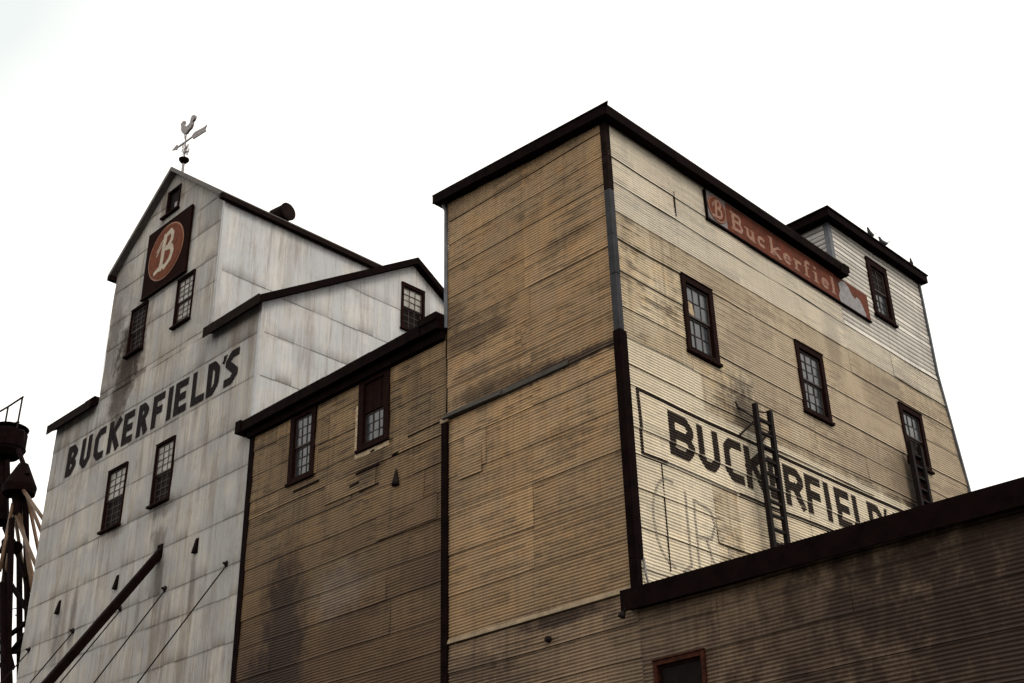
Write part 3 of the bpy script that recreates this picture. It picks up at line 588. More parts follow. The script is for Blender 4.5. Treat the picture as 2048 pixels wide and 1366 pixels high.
# ================================================================== LOW SHED at the right
shed = thing('low_shed', 'low dark brown corrugated shed with black parapet edge in the lower right corner', 'building', (XC, 0, 0))
hs = (-15.54, -14.28, 5.9, 7.72)
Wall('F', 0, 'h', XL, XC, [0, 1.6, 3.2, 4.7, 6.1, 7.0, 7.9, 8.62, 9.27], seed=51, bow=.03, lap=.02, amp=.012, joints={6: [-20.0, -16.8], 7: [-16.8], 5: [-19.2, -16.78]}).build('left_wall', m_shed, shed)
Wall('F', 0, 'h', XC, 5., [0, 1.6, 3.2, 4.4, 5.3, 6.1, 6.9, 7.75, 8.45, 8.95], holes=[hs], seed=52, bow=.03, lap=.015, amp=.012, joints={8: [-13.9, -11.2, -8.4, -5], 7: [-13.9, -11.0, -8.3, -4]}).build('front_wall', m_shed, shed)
window(shed, 'F', 0, *hs, cols=1, rows=1, cas=.09, frame=simple('rust_brown_frame', (.045, .013, .007), .8, var=.6, scale=9, spec=.05, col2=(.012, .005, .004)), upper='dark', lower='dark', munt=m_frame)
m = MB(); m.slab((XC-.2, -.28, 9.18), (5.3, -.3, 9.02), (5.3, 22, 9.18), (XC+.07, 22, 9.2), .3); sr = m.build('roof', m_trim, shed)
m = MB(); m.hexa([(XC-.22, -.34, 8.8), (5.3, -.34, 8.55), (5.3, -.301, 8.55), (XC-.22, -.301, 8.8), (XC-.22, -.34, 9.24), (5.3, -.34, 9.04), (5.3, -.301, 9.04), (XC-.22, -.301, 9.24)]); m.build('fascia', m_trim, sr)
m = MB(); m.quad((5, 0, 0), (5, 22, 0), (5, 22, 9.1), (5, 0, 9.1)); m.quad((XC, 22, 0), (5, 22, 0), (5, 22, 9.1), (XC, 22, 9.1)); m.build('rear_wall', m_back, shed)
# small floodlight bracket under the corner
lp = thing('lamp_bracket', 'small black lamp bracket under the left end of the black shed parapet', 'lamp', (XC-.1, 0, 8.8))
m = MB(); m.tube((XC-.02, -.02, 9.0), (XC-.1, -.32, 8.86), .03); m.tube((XC-.1, -.32, 8.86), (XC-.2, -.3, 8.72), .03); m.build('arm', m_iron, lp)
m = MB(); m.lathe((XC-.2, -.32, 8.76), [(.03, .05), (.05, .03), (.075, -.03), (.08, -.08)], 12, axis=(.3, .3, 1)); m.build('lamp_shade', m_iron, lp, smooth=True)
for (x, y, nm) in ((1102, 1280, 'small round black vent stub on the brown wall below the tower'),):
    p = AF(x, y); m = MB(); m.lathe((p.x, 0, p.z), [(.07, 0), (.07, .14), (.04, .16)], 12, axis=(0, -1, 0)); tag(m.build('vent_stub', m_iron, None, smooth=True), nm, 'vent')

# ================================================================== WHITE MILL
XW, XH0, XH1 = -44.2, -40.97, -33.43; XR = (XH0+XH1)/2
ZE, ZP = 28.0, 31.0; ZWE = 22.45; YR, ZR = 6.45, 26.55
mill = thing('grain_mill', 'tall white corrugated grain mill with steep gabled head house and black block lettering', 'building', (XR, 0, 0))
holesW = [(-36.05, -34.92, 23.55, 25.5), (-39.25, -38.1, 23.6, 25.55), (-36.17, -35.0, 16.8, 19.0), (-39.35, -38.05, 16.75, 19.0), (-37.6, -36.68, 29.1, 30.2)]
def topW(u):
    if u <= XH0+1e-6: return ZWE-.05
    if u < XH1-1e-6: return ZE+(ZP-ZE)*(1-abs(u-XR)/((XH1-XH0)/2))-.03
    return ZWE-.05
seamsW = [0, 2.4, 4.8, 7.1, 9.4, 11.2, 12.6, 13.58, 15.13, 16.65, 18.13, 19.7, 21.27, 22.67, 24.5, 25.58, 27.05, 28.2, 29.6, 31.2]
seamL = lambda: None
wA = Wall('F', 0, 'v', XH0, XH1, seamsW, holes=holesW, top=topW, width=.66, amp=.007, seed=61, bow=.02); 
low = [s for s in seamsW if s <= 22.0]+[22.42]
# one continuous front below the eave line, the head house above it
wB = Wall('F', 0, 'v', XW, XM, [s for s in seamsW if s < 22.]+[22.42], holes=holesW, width=.66, amp=.007, seed=62, bow=.02); wB.build('front_wall', m_mill, mill)
Wall('F', 0, 'v', XH0, XH1, [22.42, 22.67, 24.5, 25.58, 27.05, 28.2, 29.6, 31.2], holes=holesW, top=topW, width=.66, amp=.007, seed=63, bow=.02).build('upper_front_wall', m_mill, mill)
def topG(u):  # wing gable
    return ZWE+.05+(ZR-ZWE)*(1-abs(u-YR)/YR)
Wall('R', XM, 'v', 0, 2*YR, [0, 3, 6, 9, 12, 15, 18.1, 19.7, 21.27, 22.75, 24.3, 26.9], holes=[(5.87, 7.0, 23.6, 25.45)], top=topG, width=.66, amp=.007, seed=64, bow=.02).build('side_wall', m_mills, mill)
Wall('R', XH1, 'v', 0, 13.5, [20, 22.4, 24.9, 28.02], width=.66, amp=.007, seed=65, bow=.02).build('upper_side_wall', m_mills, mill)
Wall('L', XW, 'v', 0, 2*YR, [0, 6, 12, 18, 22.5, 26.9], top=topG, width=.66, amp=.007, seed=66).build('left_wall', m_mills, mill)
Wall('L', XH0, 'v', 0, 13.5, [20, 24.9, 28.02], width=.66, amp=.007, seed=67).build('upper_left_wall', m_mills, mill)
m = MB(); m.quad((XW, 2*YR, 0), (XM, 2*YR, 0), (XM, 2*YR, 22.4), (XW, 2*YR, 22.4)); m.quad((XH0, 13.5, 20), (XH1, 13.5, 20), (XH1, 13.5, 28), (XH0, 13.5, 28)); m.v += [(XH0, 13.5, 28), (XH1, 13.5, 28), (XR, 13.5, 31)]; m.f.append((8, 9, 10)); m.build('rear_wall', m_mills, mill)
for x, y, z0, z1 in ((XM, 0, 17.9, 22.3), (XH1, 0, 22.75, 27.8)):
    m = MB(); m.box(x-.1, x+.04, -.042, 0, z0, z1); m.box(x, x+.04, .001, .1, z0, z1); m.build('corner_cap', m_mills, mill)
m = MB(); m.quad((XW, .2, 0), (XM-.2, .2, 0), (XM-.2, .2, 22.3), (XW, .2, 22.3)); m.quad((XH0+.2, .2, 22.3), (XH1-.2, .2, 22.3), (XH1-.2, .2, 27.9), (XH0+.2, .2, 27.9)); m.quad((XH1-.2, .2, 21), (XH1-.2, 13.4, 21), (XH1-.2, 13.4, 27.9), (XH1-.2, .2, 27.9)); m.quad((XM-.2, .2, 0), (XM-.2, 12.8, 0), (XM-.2, 12.8, 22.3), (XM-.2, .2, 22.3)); m.build('backing', m_back, mill)
# head-house roof
m = MB(); t = .2; sl_ = (ZP-ZE)/((XH1-XH0)/2); ov = .22; yb = 13.8; yf = -.3
for s_, xe in ((1, XH1), (-1, XH0)):
    e = (xe+s_*ov, ZE-sl_*ov+.14); r = (XR, ZP+.14)
    q = [(e[0], yf, e[1]), (e[0], yb, e[1]), (r[0], yb, r[1]), (r[0], yf, r[1])]
    m.slab(*(q if s_ > 0 else q[::-1]), t)
hr = m.build('head_roof', m_greytrim, mill)
m = MB(); m.box(XH1+.05, XH1+ov+.03, yf, yb, ZE-sl_*ov-.12, ZE-sl_*ov+.08); m.build('eave_fascia', m_trim2, hr); m = MB(); m.box(XH0-ov-.03, XH0-.05, yf, yb, ZE-sl_*ov-.12, ZE-sl_*ov+.08); m.build('eave_fascia', m_trim2, hr)
vp = AS(571, 424, XH1+.0); m = MB()
m.tube((XH1-.15, vp.y, ZE-.1), (XH1-.15, vp.y, vp.z-.1), .2, n=16); m.tube((XH1-.6, vp.y-.05, vp.z), (XH1+.05, vp.y+.05, vp.z+.0), .33, n=24); m.lathe((XH1+.05, vp.y+.05, vp.z), [(.33, 0), (.36, .02), (.36, .06), (.3, .08)], 24, axis=(1, .1, 0)); m.build('roof_vent', m_trim2, hr, smooth=False)
# wing roof
m = MB(); ovx = .3; slw = (ZR-ZWE)/YR; ye = -.34; t = .26
for x0, x1 in ((XW-.08, XH0), (XH1+.03, XM+ovx)):
    m = MB()
    m.slab((x0, ye, ZWE+slw*ye+.12), (x1, ye, ZWE+slw*ye+.12), (x1, YR, ZR+.12), (x0, YR, ZR+.12), t)
    m.slab((x1, 2*YR-ye, ZWE+slw*ye+.12), (x0, 2*YR-ye, ZWE+slw*ye+.12), (x0, YR, ZR+.12), (x1, YR, ZR+.12), t)
    wr = m.build('wing_roof', m_trim, mill)
for x0, x1 in ((XW-.1, XH0+.0), (XH1+.02, XM+ovx+.02)): m = MB(); m.box(x0, x1, ye-.04, ye-.001, ZWE+slw*ye-.22, ZWE+slw*ye+.14); m.build('eave_fascia', m_trim2, mill)
m = MB(); m.box(XH0-.75, XH0-.0, ye+.12, 0, ZWE+.08, ZWE+.12); m.build('roof_edge', m_trim2, mill)
# openings
gl2 = dict(frame=m_frame, glass=m_glass2, munt=m_muntin, cols=3, rows=4, cas=.055, sill_out=.1)
window(mill, 'F', 0, *holesW[0], **gl2)
window(mill, 'F', 0, *holesW[1], **{**gl2, 'glass': m_glass3, 'lower': 'dark'}, label='sooty window with black broken lower sash')
window(mill, 'F', 0, *holesW[2], **{**gl2, 'lower': 'dark'}); window(mill, 'F', 0, *holesW[3], **{**gl2, 'lower': 'dark'})
window(mill, 'R', XM, 5.87, 7.0, 23.6, 25.45, cols=3, rows=3, cas=.1, lower='dark', glass=m_glass2)
h = holesW[4]; m = MB(); cs = .09
m.box(h[0], h[0]+cs, -.08, .1, h[2], h[3]); m.box(h[1]-cs, h[1], -.08, .1, h[2], h[3]); m.box(h[0]+cs, h[1]-cs, -.075, .1, h[3]-cs, h[3]); m.box(h[0]-.25, h[1]+.06, -.16, .1, h[2]-.08, h[2]-.002)
op = m.build('attic_opening', m_frame, mill, bevel=.006)
m = MB(); m.box(h[0]+cs, h[1]-cs, .03, .06, h[2], h[3]-cs); m.build('shutter', m_glass3, op)
m = MB(); m.box(h[0]+.5, h[0]+.68, -.005, .028, h[2]+.2, h[2]+.42); m.build('patch', m_grey, op)
for (x, y) in ((395, 1090), (236, 1163), (120, 1213)):
    p = AF(x, y); m = MB(); m.hexa([(p.x-.09, -.16, p.z-.28), (p.x+.09, -.16, p.z-.28), (p.x+.09, 0, p.z-.28), (p.x-.09, 0, p.z-.28), (p.x-.08, -.04, p.z+.22), (p.x+.08, -.04, p.z+.22), (p.x+.08, 0, p.z+.22), (p.x-.08, 0, p.z+.22)]); m.build('outlet_hood', m_trim, mill, bevel=.01)
# lettering
LX = []
def px2x(px, py): return AF(px, py).x
for ch, a, b in (('B', (60, 1330), (200, 1030)), ('U', (205, 1200), (345, 920)), ('C', (340, 1140), (485, 840)), ('K', (480, 1100), (640, 750)), ('E', (625, 1010), (775, 670)), ('R', (775, 935), (925, 590)), ('F', (925, 845), (1080, 490)), ('I', (1078, 765), (1160, 430)), ('E', (1155, 710), (1320, 350)), ('L', (1325, 615), (1450, 560)), ('D', (1485, 525), (1640, 170)), ("'", (1670, 130), (1730, 70)), ('S', (1668, 420), (1835, 40))):
    f = lambda p: px2x(120+p[0]/5.06, 690+p[1]/5.06)
    LX.append((ch, f(a), f(b)))
sh = []
for ch, a, b in LX:
    if ch == 'L': b = a + .85
    if ch == 'I': a, b = (a+b)/2-.14, (a+b)/2+.14
    if ch == "'": sh += block(ch, b-.42, 19.86, .3, 1.2, .27); continue
    sh += block(ch, min(a, b), 19.82, max(.3, abs(b-a)-.03), 1.27, .285)
wB.paint('painted_lettering', m_paint, mill, sh)
# canopy below, carried by the tie rods
can = MB(); can.slab((-42.5, -3.4, 7.9), (-31.2, -3.4, 7.9), (-31.2, -.03, 8.4), (-42.5, -.03, 8.4), .25); can.build('canopy', m_trim2, mill)

# tie rods
for k, (x, y, x2, y2, lb) in enumerate(((455, 1128, 275, 1366, 'thin iron tie rod on the white wall, nearest the tan warehouse'), (332, 1178, 188, 1366, 'thin iron tie rod slanting from the white wall just right of the black chute'),
        (243, 1218, 120, 1366, 'thin iron tie rod anchored directly beneath the black chute'), (148, 1262, 60, 1366, 'thin iron tie rod on the white wall left of the black chute'), (60, 1300, 20, 1345, 'thin iron tie rod at the left edge of the white wall'))):
    a = AF(x, y); b = AS(x2, y2, a.x); d = (b-a).normalized(); e = a + d*((8.0-a.z)/d.z) if k < 4 else a+d*6.5
    if e.y < -3.4: e = a+d*(-3.4/d.y)
    r = thing('tie_rod', lb, 'tie rod', (a.x, 0, a.z), 'tie rods holding up the canopy')
    m = MB(); m.tube(a, e, .022, n=8); m.build('rod', m_iron, r)
    m = MB(); m.lathe(a, [(.1, 0), (.1, .05), (.05, .09), (.03, .16)], 10, axis=(0, -1, 0)); m.build('anchor_plate', m_iron, r)
# chute
ch_ = thing('grain_chute', 'thick black square chute slanting down from the white mill wall', 'chute', (-35.3, 0, 15.1))
a = AF(322, 1104); b = AS(95, 1366, a.x); d = (b-a).normalized(); e = a+d*8
m = MB(); m.bar(a-d*.1, e, .25, .25, upv=(1, 0, 0)); m.build('duct', m_trim, ch_, bevel=.02)
m = MB(); m.box(a.x-.16, a.x+.16, -.07, 0, a.z-.2, a.z+.25); m.build('wall_flange', m_trim, ch_, bevel=.02)

# ================================================================== SIGNS
sg = thing('emblem_sign', 'square black sign with orange disc and white letter B under the mill gable', 'sign', (-37.0, -.12, 25.7))
u0, u1, z0, z1 = -38.5, -35.48, 25.72, 28.6
m = MB(); m.box(u0, u1, -.16, -.06, z0, z1); bd = m.build('board', m_signblk, sg, bevel=.01)
cx, cz = -37.02, 27.2
disc = lambda r, y0, y1, mat, nm, n=48, rx=1.: (lambda mm: (mm.prism([(cx+r*rx*math.cos(2*math.pi*i/n), cz+r*math.sin(2*math.pi*i/n)) for i in range(n)], lambda u, v: (u, y0, v), lambda u, v: (u, y1, v)), mm.build(nm, mat, sg))[1])(MB())
disc(1.2, -.175, -.161, m_ring, 'rim'); disc(1.14, -.19, -.176, m_orange, 'disc')
def bezB(s, ox, oz):   # blackletter-like B: stem with flourishes and two lobes, built of strokes
    q = []
    P = lambda *a: [(ox+x*s, oz+y*s) for x, y in a]
    q += stroke(P((-.08, .58), (-.12, .2), (-.16, -.3), (-.2, -.55)), .2*s)
    q += stroke(P((-.08, .6), (-.3, .42), (-.5, .18)), .06*s); q += stroke(P((-.12, .42), (-.34, .22), (-.5, .02)), .05*s)
    q += stroke(P((-.02, .6), (.2, .68), (.34, .52), (.32, .3), (.1, .1)), .17*s)
    q += stroke(P((.08, .1), (.34, .04), (.42, -.18), (.32, -.42), (.05, -.58)), .18*s)
    q += stroke(P((.05, -.56), (-.25, -.52), (-.5, -.6)), .15*s); q += stroke(P((-.2, .08), (.15, .1)), .07*s)
    return q
def flat_letters(name, mat, parent, shapes, P, step=.012):
    """shapes in (u, z); thin raised skin with P(u, z)"""
    m = MB(); zs_ = [p[1] for q in shapes for p in q]; z = min(zs_); zt = max(zs_)
    while z < zt:
        t = z+step/2; iv = []
        for poly in shapes:
            xs = []; k = len(poly)
            for i in range(k):
                (a1, b1), (a2, b2) = poly[i], poly[(i+1) % k]
                if (b1 <= t) != (b2 <= t): xs.append(a1+(t-b1)*(a2-a1)/(b2-b1))
            xs.sort(); iv += [(xs[j], xs[j+1]) for j in range(0, len(xs)-1, 2)]
        iv.sort(); o = []
        for a, b in iv:
            if o and a <= o[-1][1]+1e-4: o[-1] = (o[-1][0], max(b, o[-1][1]))
            else: o.append((a, b))
        for a, b in o: m.quad(P(a, z), P(b, z), P(b, z+step), P(a, z+step))
        z += step
    return m.build(name, mat, parent)
flat_letters('lettering', m_cream, sg, bezB(1.2, cx, cz), lambda u, z: (u, -.195, z))
m = MB(); m.box(u0-.02, u1+.02, -.18, -.06, z0-.06, z0-.002); m.build('ledger', m_frame, sg)

bn = thing('banner_sign', 'long peeling red sign with white serif lettering under the tower eave', 'sign', (XC, 8, 20.3))
y0, y1, z0, z1 = 4.05, 12.42, 20.3, 21.22; xf = XC+.09
m = MB(); m.box(XC+.035, xf, y0, y1, z0, z1); m.build('board', m_red, bn)
m = MB(); m.box(XC+.036, xf+.02, y0-.05, y1+.03, z0-.05, z0-.002); m.box(XC+.036, xf+.02, y0-.05, y0-.002, z0, z1); m.build('frame', m_trim, bn)
m = MB(); m.box(xf+.001, xf+.006, y0+.02, 4.93, z0+.02, z1); m.build('emblem_panel', simple('grey_emblem_panel', (.15, .14, .145), .6, var=.5, scale=6, col2=(.05, .035, .03)), bn)
m = MB(); n = 40; m.prism([(4.5+.42*math.cos(2*math.pi*i/n), 20.76+.42*math.sin(2*math.pi*i/n)) for i in range(n)], lambda u, v: (xf+.02, u, v), lambda u, v: (xf+.007, u, v)); m.build('disc', m_red, bn)
flat_letters('emblem_letter', m_cream2, bn, bezB(.46, 4.5, 20.76), lambda u, z: (xf+.026, u, z))
rg = [(4.5+.385*math.cos(2*math.pi*i/n), 20.76+.385*math.sin(2*math.pi*i/n)) for i in range(n+1)]
flat_letters('ring', m_cream2, bn, stroke(rg, .03), lambda u, z: (xf+.023, u, z))
def serif(ch, x, w, b, h):
    xh = h*.62; t = .13; s = .05; S = lambda *p, tt=t, caps=(0, 0): stroke(list(p), tt, caps)
    bar = lambda c, z, ww=.26: stroke([(c-ww/2, z), (c+ww/2, z)], s, (0, 0))
    if ch == 'B': return S((x+t, b), (x+t, b+h))+bar(x+t, b+s/2)+bar(x+t, b+h-s/2)+S((x+t, b+h-.05), (x+w-.12, b+h-.05), (x+w-.07, b+h*.76), (x+w-.12, b+h*.55), (x+t, b+h*.52), tt=.1)+S((x+w-.12, b+h*.52), (x+w-.02, b+h*.27), (x+w-.1, b+.05), (x+t, b+.05), tt=.11)
    if ch == 'u': return S((x+t, b+xh), (x+t, b+.12), (x+t+.1, b+.05), (x+w-t, b+.1), tt=.11)+S((x+w-t*.7, b), (x+w-t*.7, b+xh))+bar(x+t*.7, b+xh-s/2, .2)+bar(x+w-t, b+xh-s/2, .18)+bar(x+w-t*.4, b+s/2, .16)
    if ch in 'ce':
        r = w/2; c = x+r; an = range(35, 330, 20) if ch == 'c' else range(0, 330, 20)
        q = stroke([(c+(r-.07)*math.cos(math.radians(k)), b+xh/2+(xh/2-.05)*math.sin(math.radians(k))) for k in an], .11, (0, 0))
        return q + (S((c-r*.7, b+xh*.52), (c+r-.02, b+xh*.52), tt=.05) if ch == 'e' else [])
    if ch == 'k': return S((x+t, b), (x+t, b+h))+bar(x+t, b+s/2)+bar(x+t*.7, b+h-s/2, .2)+S((x+t, b+xh*.4), (x+w-.1, b+xh), tt=.07)+S((x+t+.1, b+xh*.5), (x+w-.08, b), tt=.12)+bar(x+w-.1, b+xh-s/2, .2)+bar(x+w-.08, b+s/2, .2)
    if ch == 'r': return S((x+t, b), (x+t, b+xh))+bar(x+t, b+s/2)+bar(x+t*.7, b+xh-s/2, .18)+S((x+t, b+xh*.6), (x+t+.12, b+xh-.04), (x+w, b+xh-.06), tt=.09)
    if ch == 'f': return S((x+t, b), (x+t, b+h*.8), (x+t+.08, b+h-.04), (x+w, b+h-.08), tt=.11)+bar(x+t, b+s/2)+bar(x+t+.02, b+xh-s/2, .28)
    if ch == 'i': return S((x+t, b), (x+t, b+xh))+bar(x+t, b+s/2)+bar(x+t*.7, b+xh-s/2, .18)+S((x+t, b+h-.13), (x+t, b+h-.03), tt=.12)
    if ch == 'l': return S((x+t, b), (x+t, b+h))+bar(x+t, b+s/2)+bar(x+t*.7, b+h-s/2, .18)
    return []
sh = []
for ch, a, b in (('B', 5.12, 5.66), ('u', 5.78, 6.26), ('c', 6.36, 6.82), ('k', 6.96, 7.56), ('e', 7.64, 8.1), ('r', 8.2, 8.62), ('f', 8.74, 9.1), ('i', 9.24, 9.5), ('e', 9.66, 10.1), ('l', 10.2, 10.5)): sh += serif(ch, a, b-a, 20.45, .58)
flat_letters('lettering', m_cream2, bn, sh, lambda u, z: (xf+.008, u, z))
pp = [(10.66, z0), (10.6, 20.5), (10.72, 20.7), (10.68, 20.95), (10.85, 21.1), (11.1, 21.16), (11.3, 21.05), (11.42, 20.85), (11.6, 20.75), (11.72, 20.88), (11.9, 20.82), (12.05, 20.6), (12.15, 20.4), (12.1, z0)]
m = MB(); m.prism(pp, lambda u, v: (xf+.01, u, v), lambda u, v: (xf+.001, u, v)); m.build('bare_patch', m_grey, bn)

# ================================================================== LADDERS
def ladder(lb, y, x, zt, zb, wd=.42, lean=.0, hook=True, th=.075, n=None, extra=False):
    t = thing('roof_ladder', lb, 'ladder', (x, y, zb), 'ladders standing on the shed roof')
    for k, yy in enumerate((y, y+wd)):
        m = MB(); m.bar((x+lean, yy, zb), (x, yy, zt), th, th, (0, 1, 0)); m.build('side_rail', m_iron, t, bevel=.006)
    k = zb+.3; 
    while k < zt-.1:
        f = (k-zb)/(zt-zb); m = MB(); m.bar((x+lean*(1-f), y+th/2, k), (x+lean*(1-f), y+wd-th/2, k), .07, .065); m.build('rung', m_iron, t); k += .36
    if hook:
        m = MB(); m.bar((x, y, zt-.42), (XC+.03, y-.4, zt-.9), .05, .05); m.bar((x, y, zt-.42), (XC+.05, y-.32, zt-.1), .035, .035); m.bar((XC+.05, y-.32, zt-.1), (XC+.04, y-.38, zt+.05), .035, .035); m.build('stay', m_iron, t)
        m = MB(); m.bar((x, y+.1, zt-1.0), (x, y+wd-.05, zt-.55), .04, .04); m.build('brace', m_iron, t)
        pts = [(x-.02-.12*math.sin(a), y+wd*.5+wd*.5*math.cos(a), zt+.0-.05*math.sin(a)) for a in [math.pi*i/8 for i in range(9)]]
        m = MB(); m.path(pts, .02); m.build('hoop', m_iron, t)
    return t
ladder('black iron ladder standing on the shed roof in front of the letter E', 4.76, XC+.35, 14.93, 9.2, .64, lean=.03, th=.12)
l2 = ladder('dark ladder in front of the rear tower window', 13.02, XC+.3, 16.35, 9.2, .62, hook=False, th=.14)
m = MB()
for i in range(5): m.box(XC+.2+.01*(i % 2), XC+.25, 13.08+i*.112, 13.08+i*.112+.1, 9.2, 16.1-.35*((i*3) % 4)*.3)
m.build('backing_board', m_frame, l2)

# ================================================================== WEATHER VANE
wv = thing('weather_vane', 'grey rooster weather vane with arrow on the mill ridge', 'weather vane', (AF(370, 335, .5).x, .5, ZP+.14))
VY = .5
def VP(zx, zy): p = AF(330+zx/10.51, 220+zy/10.51, VY); return (p.x, p.z)
def vprism(pts, name, t=.03, sm=False):
    P = [VP(*p) for p in pts]; m = MB(); m.prism(P, lambda u, v: (u, VY-t, v), lambda u, v: (u, VY+t, v)); return m.build(name, m_vane, wv, bevel=.012)
vprism([(345,320),(358,285),(390,250),(418,226),(432,238),(424,275),(415,305),(424,350),(450,352),(478,340),(515,308),(542,270),(552,210),(572,150),(600,115),(635,108),(655,130),(645,175),(625,215),(602,240),(598,280),(590,320),(560,385),(520,425),(492,462),(470,498),(430,515),(392,502),(362,465),(352,420),(358,375)], 'rooster', .05)
vprism([(150,855),(262,722),(266,768),(560,562),(600,500),(640,458),(840,350),(885,310),(855,385),(850,402),(870,442),(600,615),(572,582),(290,790),(262,800),(255,840)], 'arrow', .025)
px_, pzb = VP(400, 1240); x0, zz0 = px_, ZP+.0
top = VP(445, 520); mid_ = VP(430, 700); ball = VP(397, 1062); 
m = MB(); m.tube((ball[0], VY, ZP-.1), (ball[0], VY, ball[1]), .06, .05, 12); m.tube((ball[0], VY, ball[1]), (top[0], VY, top[1]), .035, .025, 10); m.tube((VP(425, 500)[0]-.04, VY, VP(425, 500)[1]), (VP(430, 600)[0]-.04, VY, VP(430, 600)[1]), .02); m.build('post', m_vane, wv)
m = MB(); m.lathe((ball[0], VY, ball[1]-.1), [(.03, -.08), (.12, .0), (.2, .1), (.21, .16), (.12, .22), (.04, .24)], 18); m.build('ball', m_trim, wv, smooth=True)
m = MB()
for (a, b) in ((380, 760), (480, 760), (375, 850), (490, 850), (395, 910), (470, 905), (440, 800)):
    c = VP(a, b); pts = [(c[0]+.07*math.cos(t), VY+.02*math.sin(3*t), c[1]+.075*math.sin(t)) for t in [math.pi*i/5 for i in range(11)]]; m.path(pts, .014, 6)
m.lathe((VP(438, 840)[0], VY, VP(438, 900)[1]), [(.03, 0), (.06, .08), (.03, .16), (.06, .26), (.03, .36)], 10); m.build('scrollwork', m_vane, wv)

# ================================================================== PIGEONS
def pigeon(px, py, lb, face, s=1.):
    p = AS(px, py, XC+.27); x, y = XC+.27, p.y
    zr = 23.5+(y-PY)*.0187
    t = thing('pigeon', lb, 'bird', (x, y, zr+.01), 'pigeons on the upper roof edge'); c, sn = math.cos(face), math.sin(face)
    def W(a, b, h): return Vector((x+(a*c-b*sn)*s, y+(a*sn+b*c)*s, zr+h*s))
    me = bpy.data.meshes.new('body'); pts = [((-.27, 0, .24), .012), ((-.14, 0, .19), .04), ((-.04, 0, .15), .075), ((.06, 0, .17), .075), ((.12, 0, .24), .045), ((.15, 0, .31), .036), ((.2, 0, .31), .012)]
    me.from_pydata([tuple(W(*q[0])) for q in pts], [(i, i+1) for i in range(len(pts)-1)], []); me.materials.append(m_bird)
    o = bpy.data.objects.new('body', me); link(o, t); md = o.modifiers.new('s', 'SKIN')
    for i, q in enumerate(pts): me.skin_vertices[0].data[i].radius = (q[1]*s, q[1]*s)
    me.skin_vertices[0].data[2].use_root = True; o.modifiers.new('d', 'SUBSURF').levels = 2; o.modifiers['d'].render_levels = 2
    m = MB(); m.hexa([W(-.1, -.03, .17), W(-.1, .03, .17), W(-.1, .03, .2), W(-.1, -.03, .2), W(-.34, -.045, .33), W(-.34, .045, .33), W(-.34, .045, .35), W(-.34, -.045, .35)]); m.build('tail', m_bird, t)
    for b in (-.025, .025):
        m = MB(); m.tube(W(0, b, .11), W(.01, b, 0), .008*s, n=6); m.build('leg', m_iron, t)
pigeon(1743, 478, 'pigeon on the upper roof edge, nearest the roof peak', -1.45, 1.1); pigeon(1768, 494, 'pigeon on the upper roof edge, in the middle of three', -1.7, 1.1); pigeon(1824, 532, 'pigeon nearest the far right end of the upper roof edge', -1.2, .85)

# ================================================================== GRAIN DISTRIBUTOR at the far left
gd = thing('grain_spout_tower', 'dark iron spout tower with railing and fan of grain spouts at the left edge', 'tower', (-47, 4, 0))
GY = 4.
def G(zx, zy, dy=0.): p = AF(zx/2.333, 780+zy/2.333, GY+dy); return Vector((p.x, p.y, p.z))
m = MB()
for a, b in (((78, 180), (105, 35)), ((20, 180), (38, 78)), ((0, 100), (38, 78)), ((38, 78), (108, 32)), ((5, 190), (85, 148)), ((45, 170), (88, 150))): m.tube(G(*a), G(*b), .05, n=8)
for a, b in (((78, 180), (105, 35)),): m.tube(G(*a, -.8), G(*b, -.8), .04, n=8)
m.path([G(95, 185), G(115, 190), G(113, 240)], .02); m.build('railing', m_iron, gd)
c = G(38, 235); ztop = G(60, 180).z; zbt = G(60, 300).z; R_ = (G(112, 235)-c).length*.45
m = MB(); m.lathe((c.x, c.y, 0), [(R_*.7, zbt+.1), (R_*.95, zbt+.35), (R_, zbt+.5), (R_, ztop-.2), (R_*.8, ztop), (.1, ztop+.1)], 20)
for k in range(2): m.lathe((c.x, c.y, zbt+.5+k*1.1), [(R_*1.0, 0), (R_*1.04, .02), (R_*1.04, .06), (R_*1.0, .08)], 20)
m.build('head_drum', m_trim, gd)
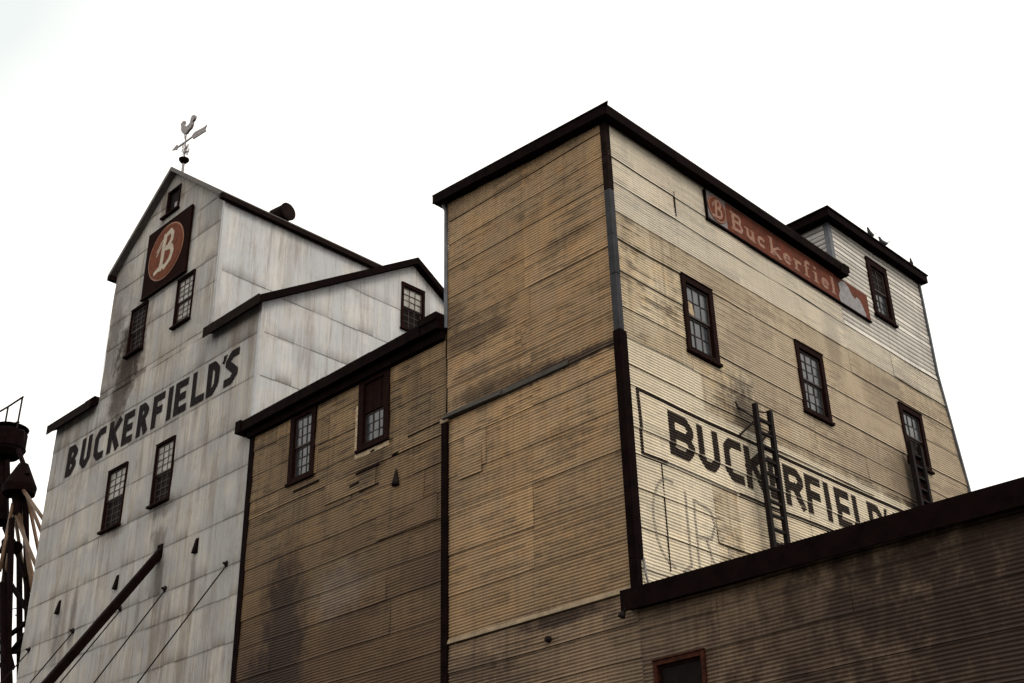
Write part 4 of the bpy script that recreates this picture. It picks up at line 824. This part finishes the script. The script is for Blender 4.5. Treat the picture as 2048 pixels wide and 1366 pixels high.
m = MB(); m.tube(G(85, 280), G(128, 395), .12, n=10); m.tube(G(5, 280), G(8, 620), .35, n=12); m.tube(G(35, 330), G(40, 500), .12); m.build('head_leg', m_trim, gd)
hc = G(92, 455); m = MB(); hr_ = (G(163, 455)-hc).length*.45; hz = G(92, 358).z
m.lathe((hc.x, hc.y, 0), [(hr_*.95, hc.z-.35), (hr_, hc.z), (hr_*.98, hc.z+.08), (hr_*.3, hz), (.05, hz+.1)], 18); m.build('distributor_hood', m_trim, gd)
m = MB(); m.tube(G(80, 470), G(82, 590), .28, .2, 12); m.build('distributor', m_trim, gd)
SP = [((110, 470), (208, 610), -.5), ((120, 480), (205, 690), .2), ((125, 480), (190, 800), .8), ((75, 590), (172, 830), -.6), ((90, 580), (160, 900), 0), ((70, 590), (140, 1040), .7), ((105, 470), (118, 780), .9), ((60, 530), (15, 760), -.7), ((65, 590), (20, 900), 0), ((55, 560), (0, 1000), .5), ((118, 700), (150, 940), .4)]
for a, b, dy in SP:
    m = MB(); p = G(*a, dy*.3); q = G(*b, dy); m.tube(p, p+(q-p)*1.35, .085, n=10); m.build('spout', m_spout, gd, smooth=True)
m = MB()
for a, b, dy in (((120, 490), (132, 1366), .3), ((55, 600), (35, 1366), -.4), ((90, 780), (92, 1300), .6), ((20, 700), (45, 1366), 0), ((8, 900), (18, 1366), -.6)):
    p = G(*a, dy); q = G(*b, dy); m.bar(p, q+(q-p)*.8, .2, .2)
m.build('column', m_trim, gd)
m = MB()
for a, b in (((0, 1180), (125, 1082)), ((0, 1290), (125, 1130)), ((50, 905), (130, 1032)), ((20, 640), (70, 760)), ((60, 700), (120, 880)), ((0, 760), (60, 640)), ((0, 1060), (60, 1300)), ((20, 740), (75, 735)), ((0, 1225), (95, 1222))): m.bar(G(*a, .2), G(*b, .2), .16, .16)
m.tube(G(45, 1025), G(80, 1018), .02); m.path([G(72, 1050), G(80, 1052), G(82, 1072)], .03)
m.build('cross_brace', m_trim, gd)
m = MB(); m.tube(G(45, 735), G(78, 735), .3, n=12); m.build('flange', m_trim, gd)

for o in bpy.data.objects:
    if '_org' in o: del o['_org']
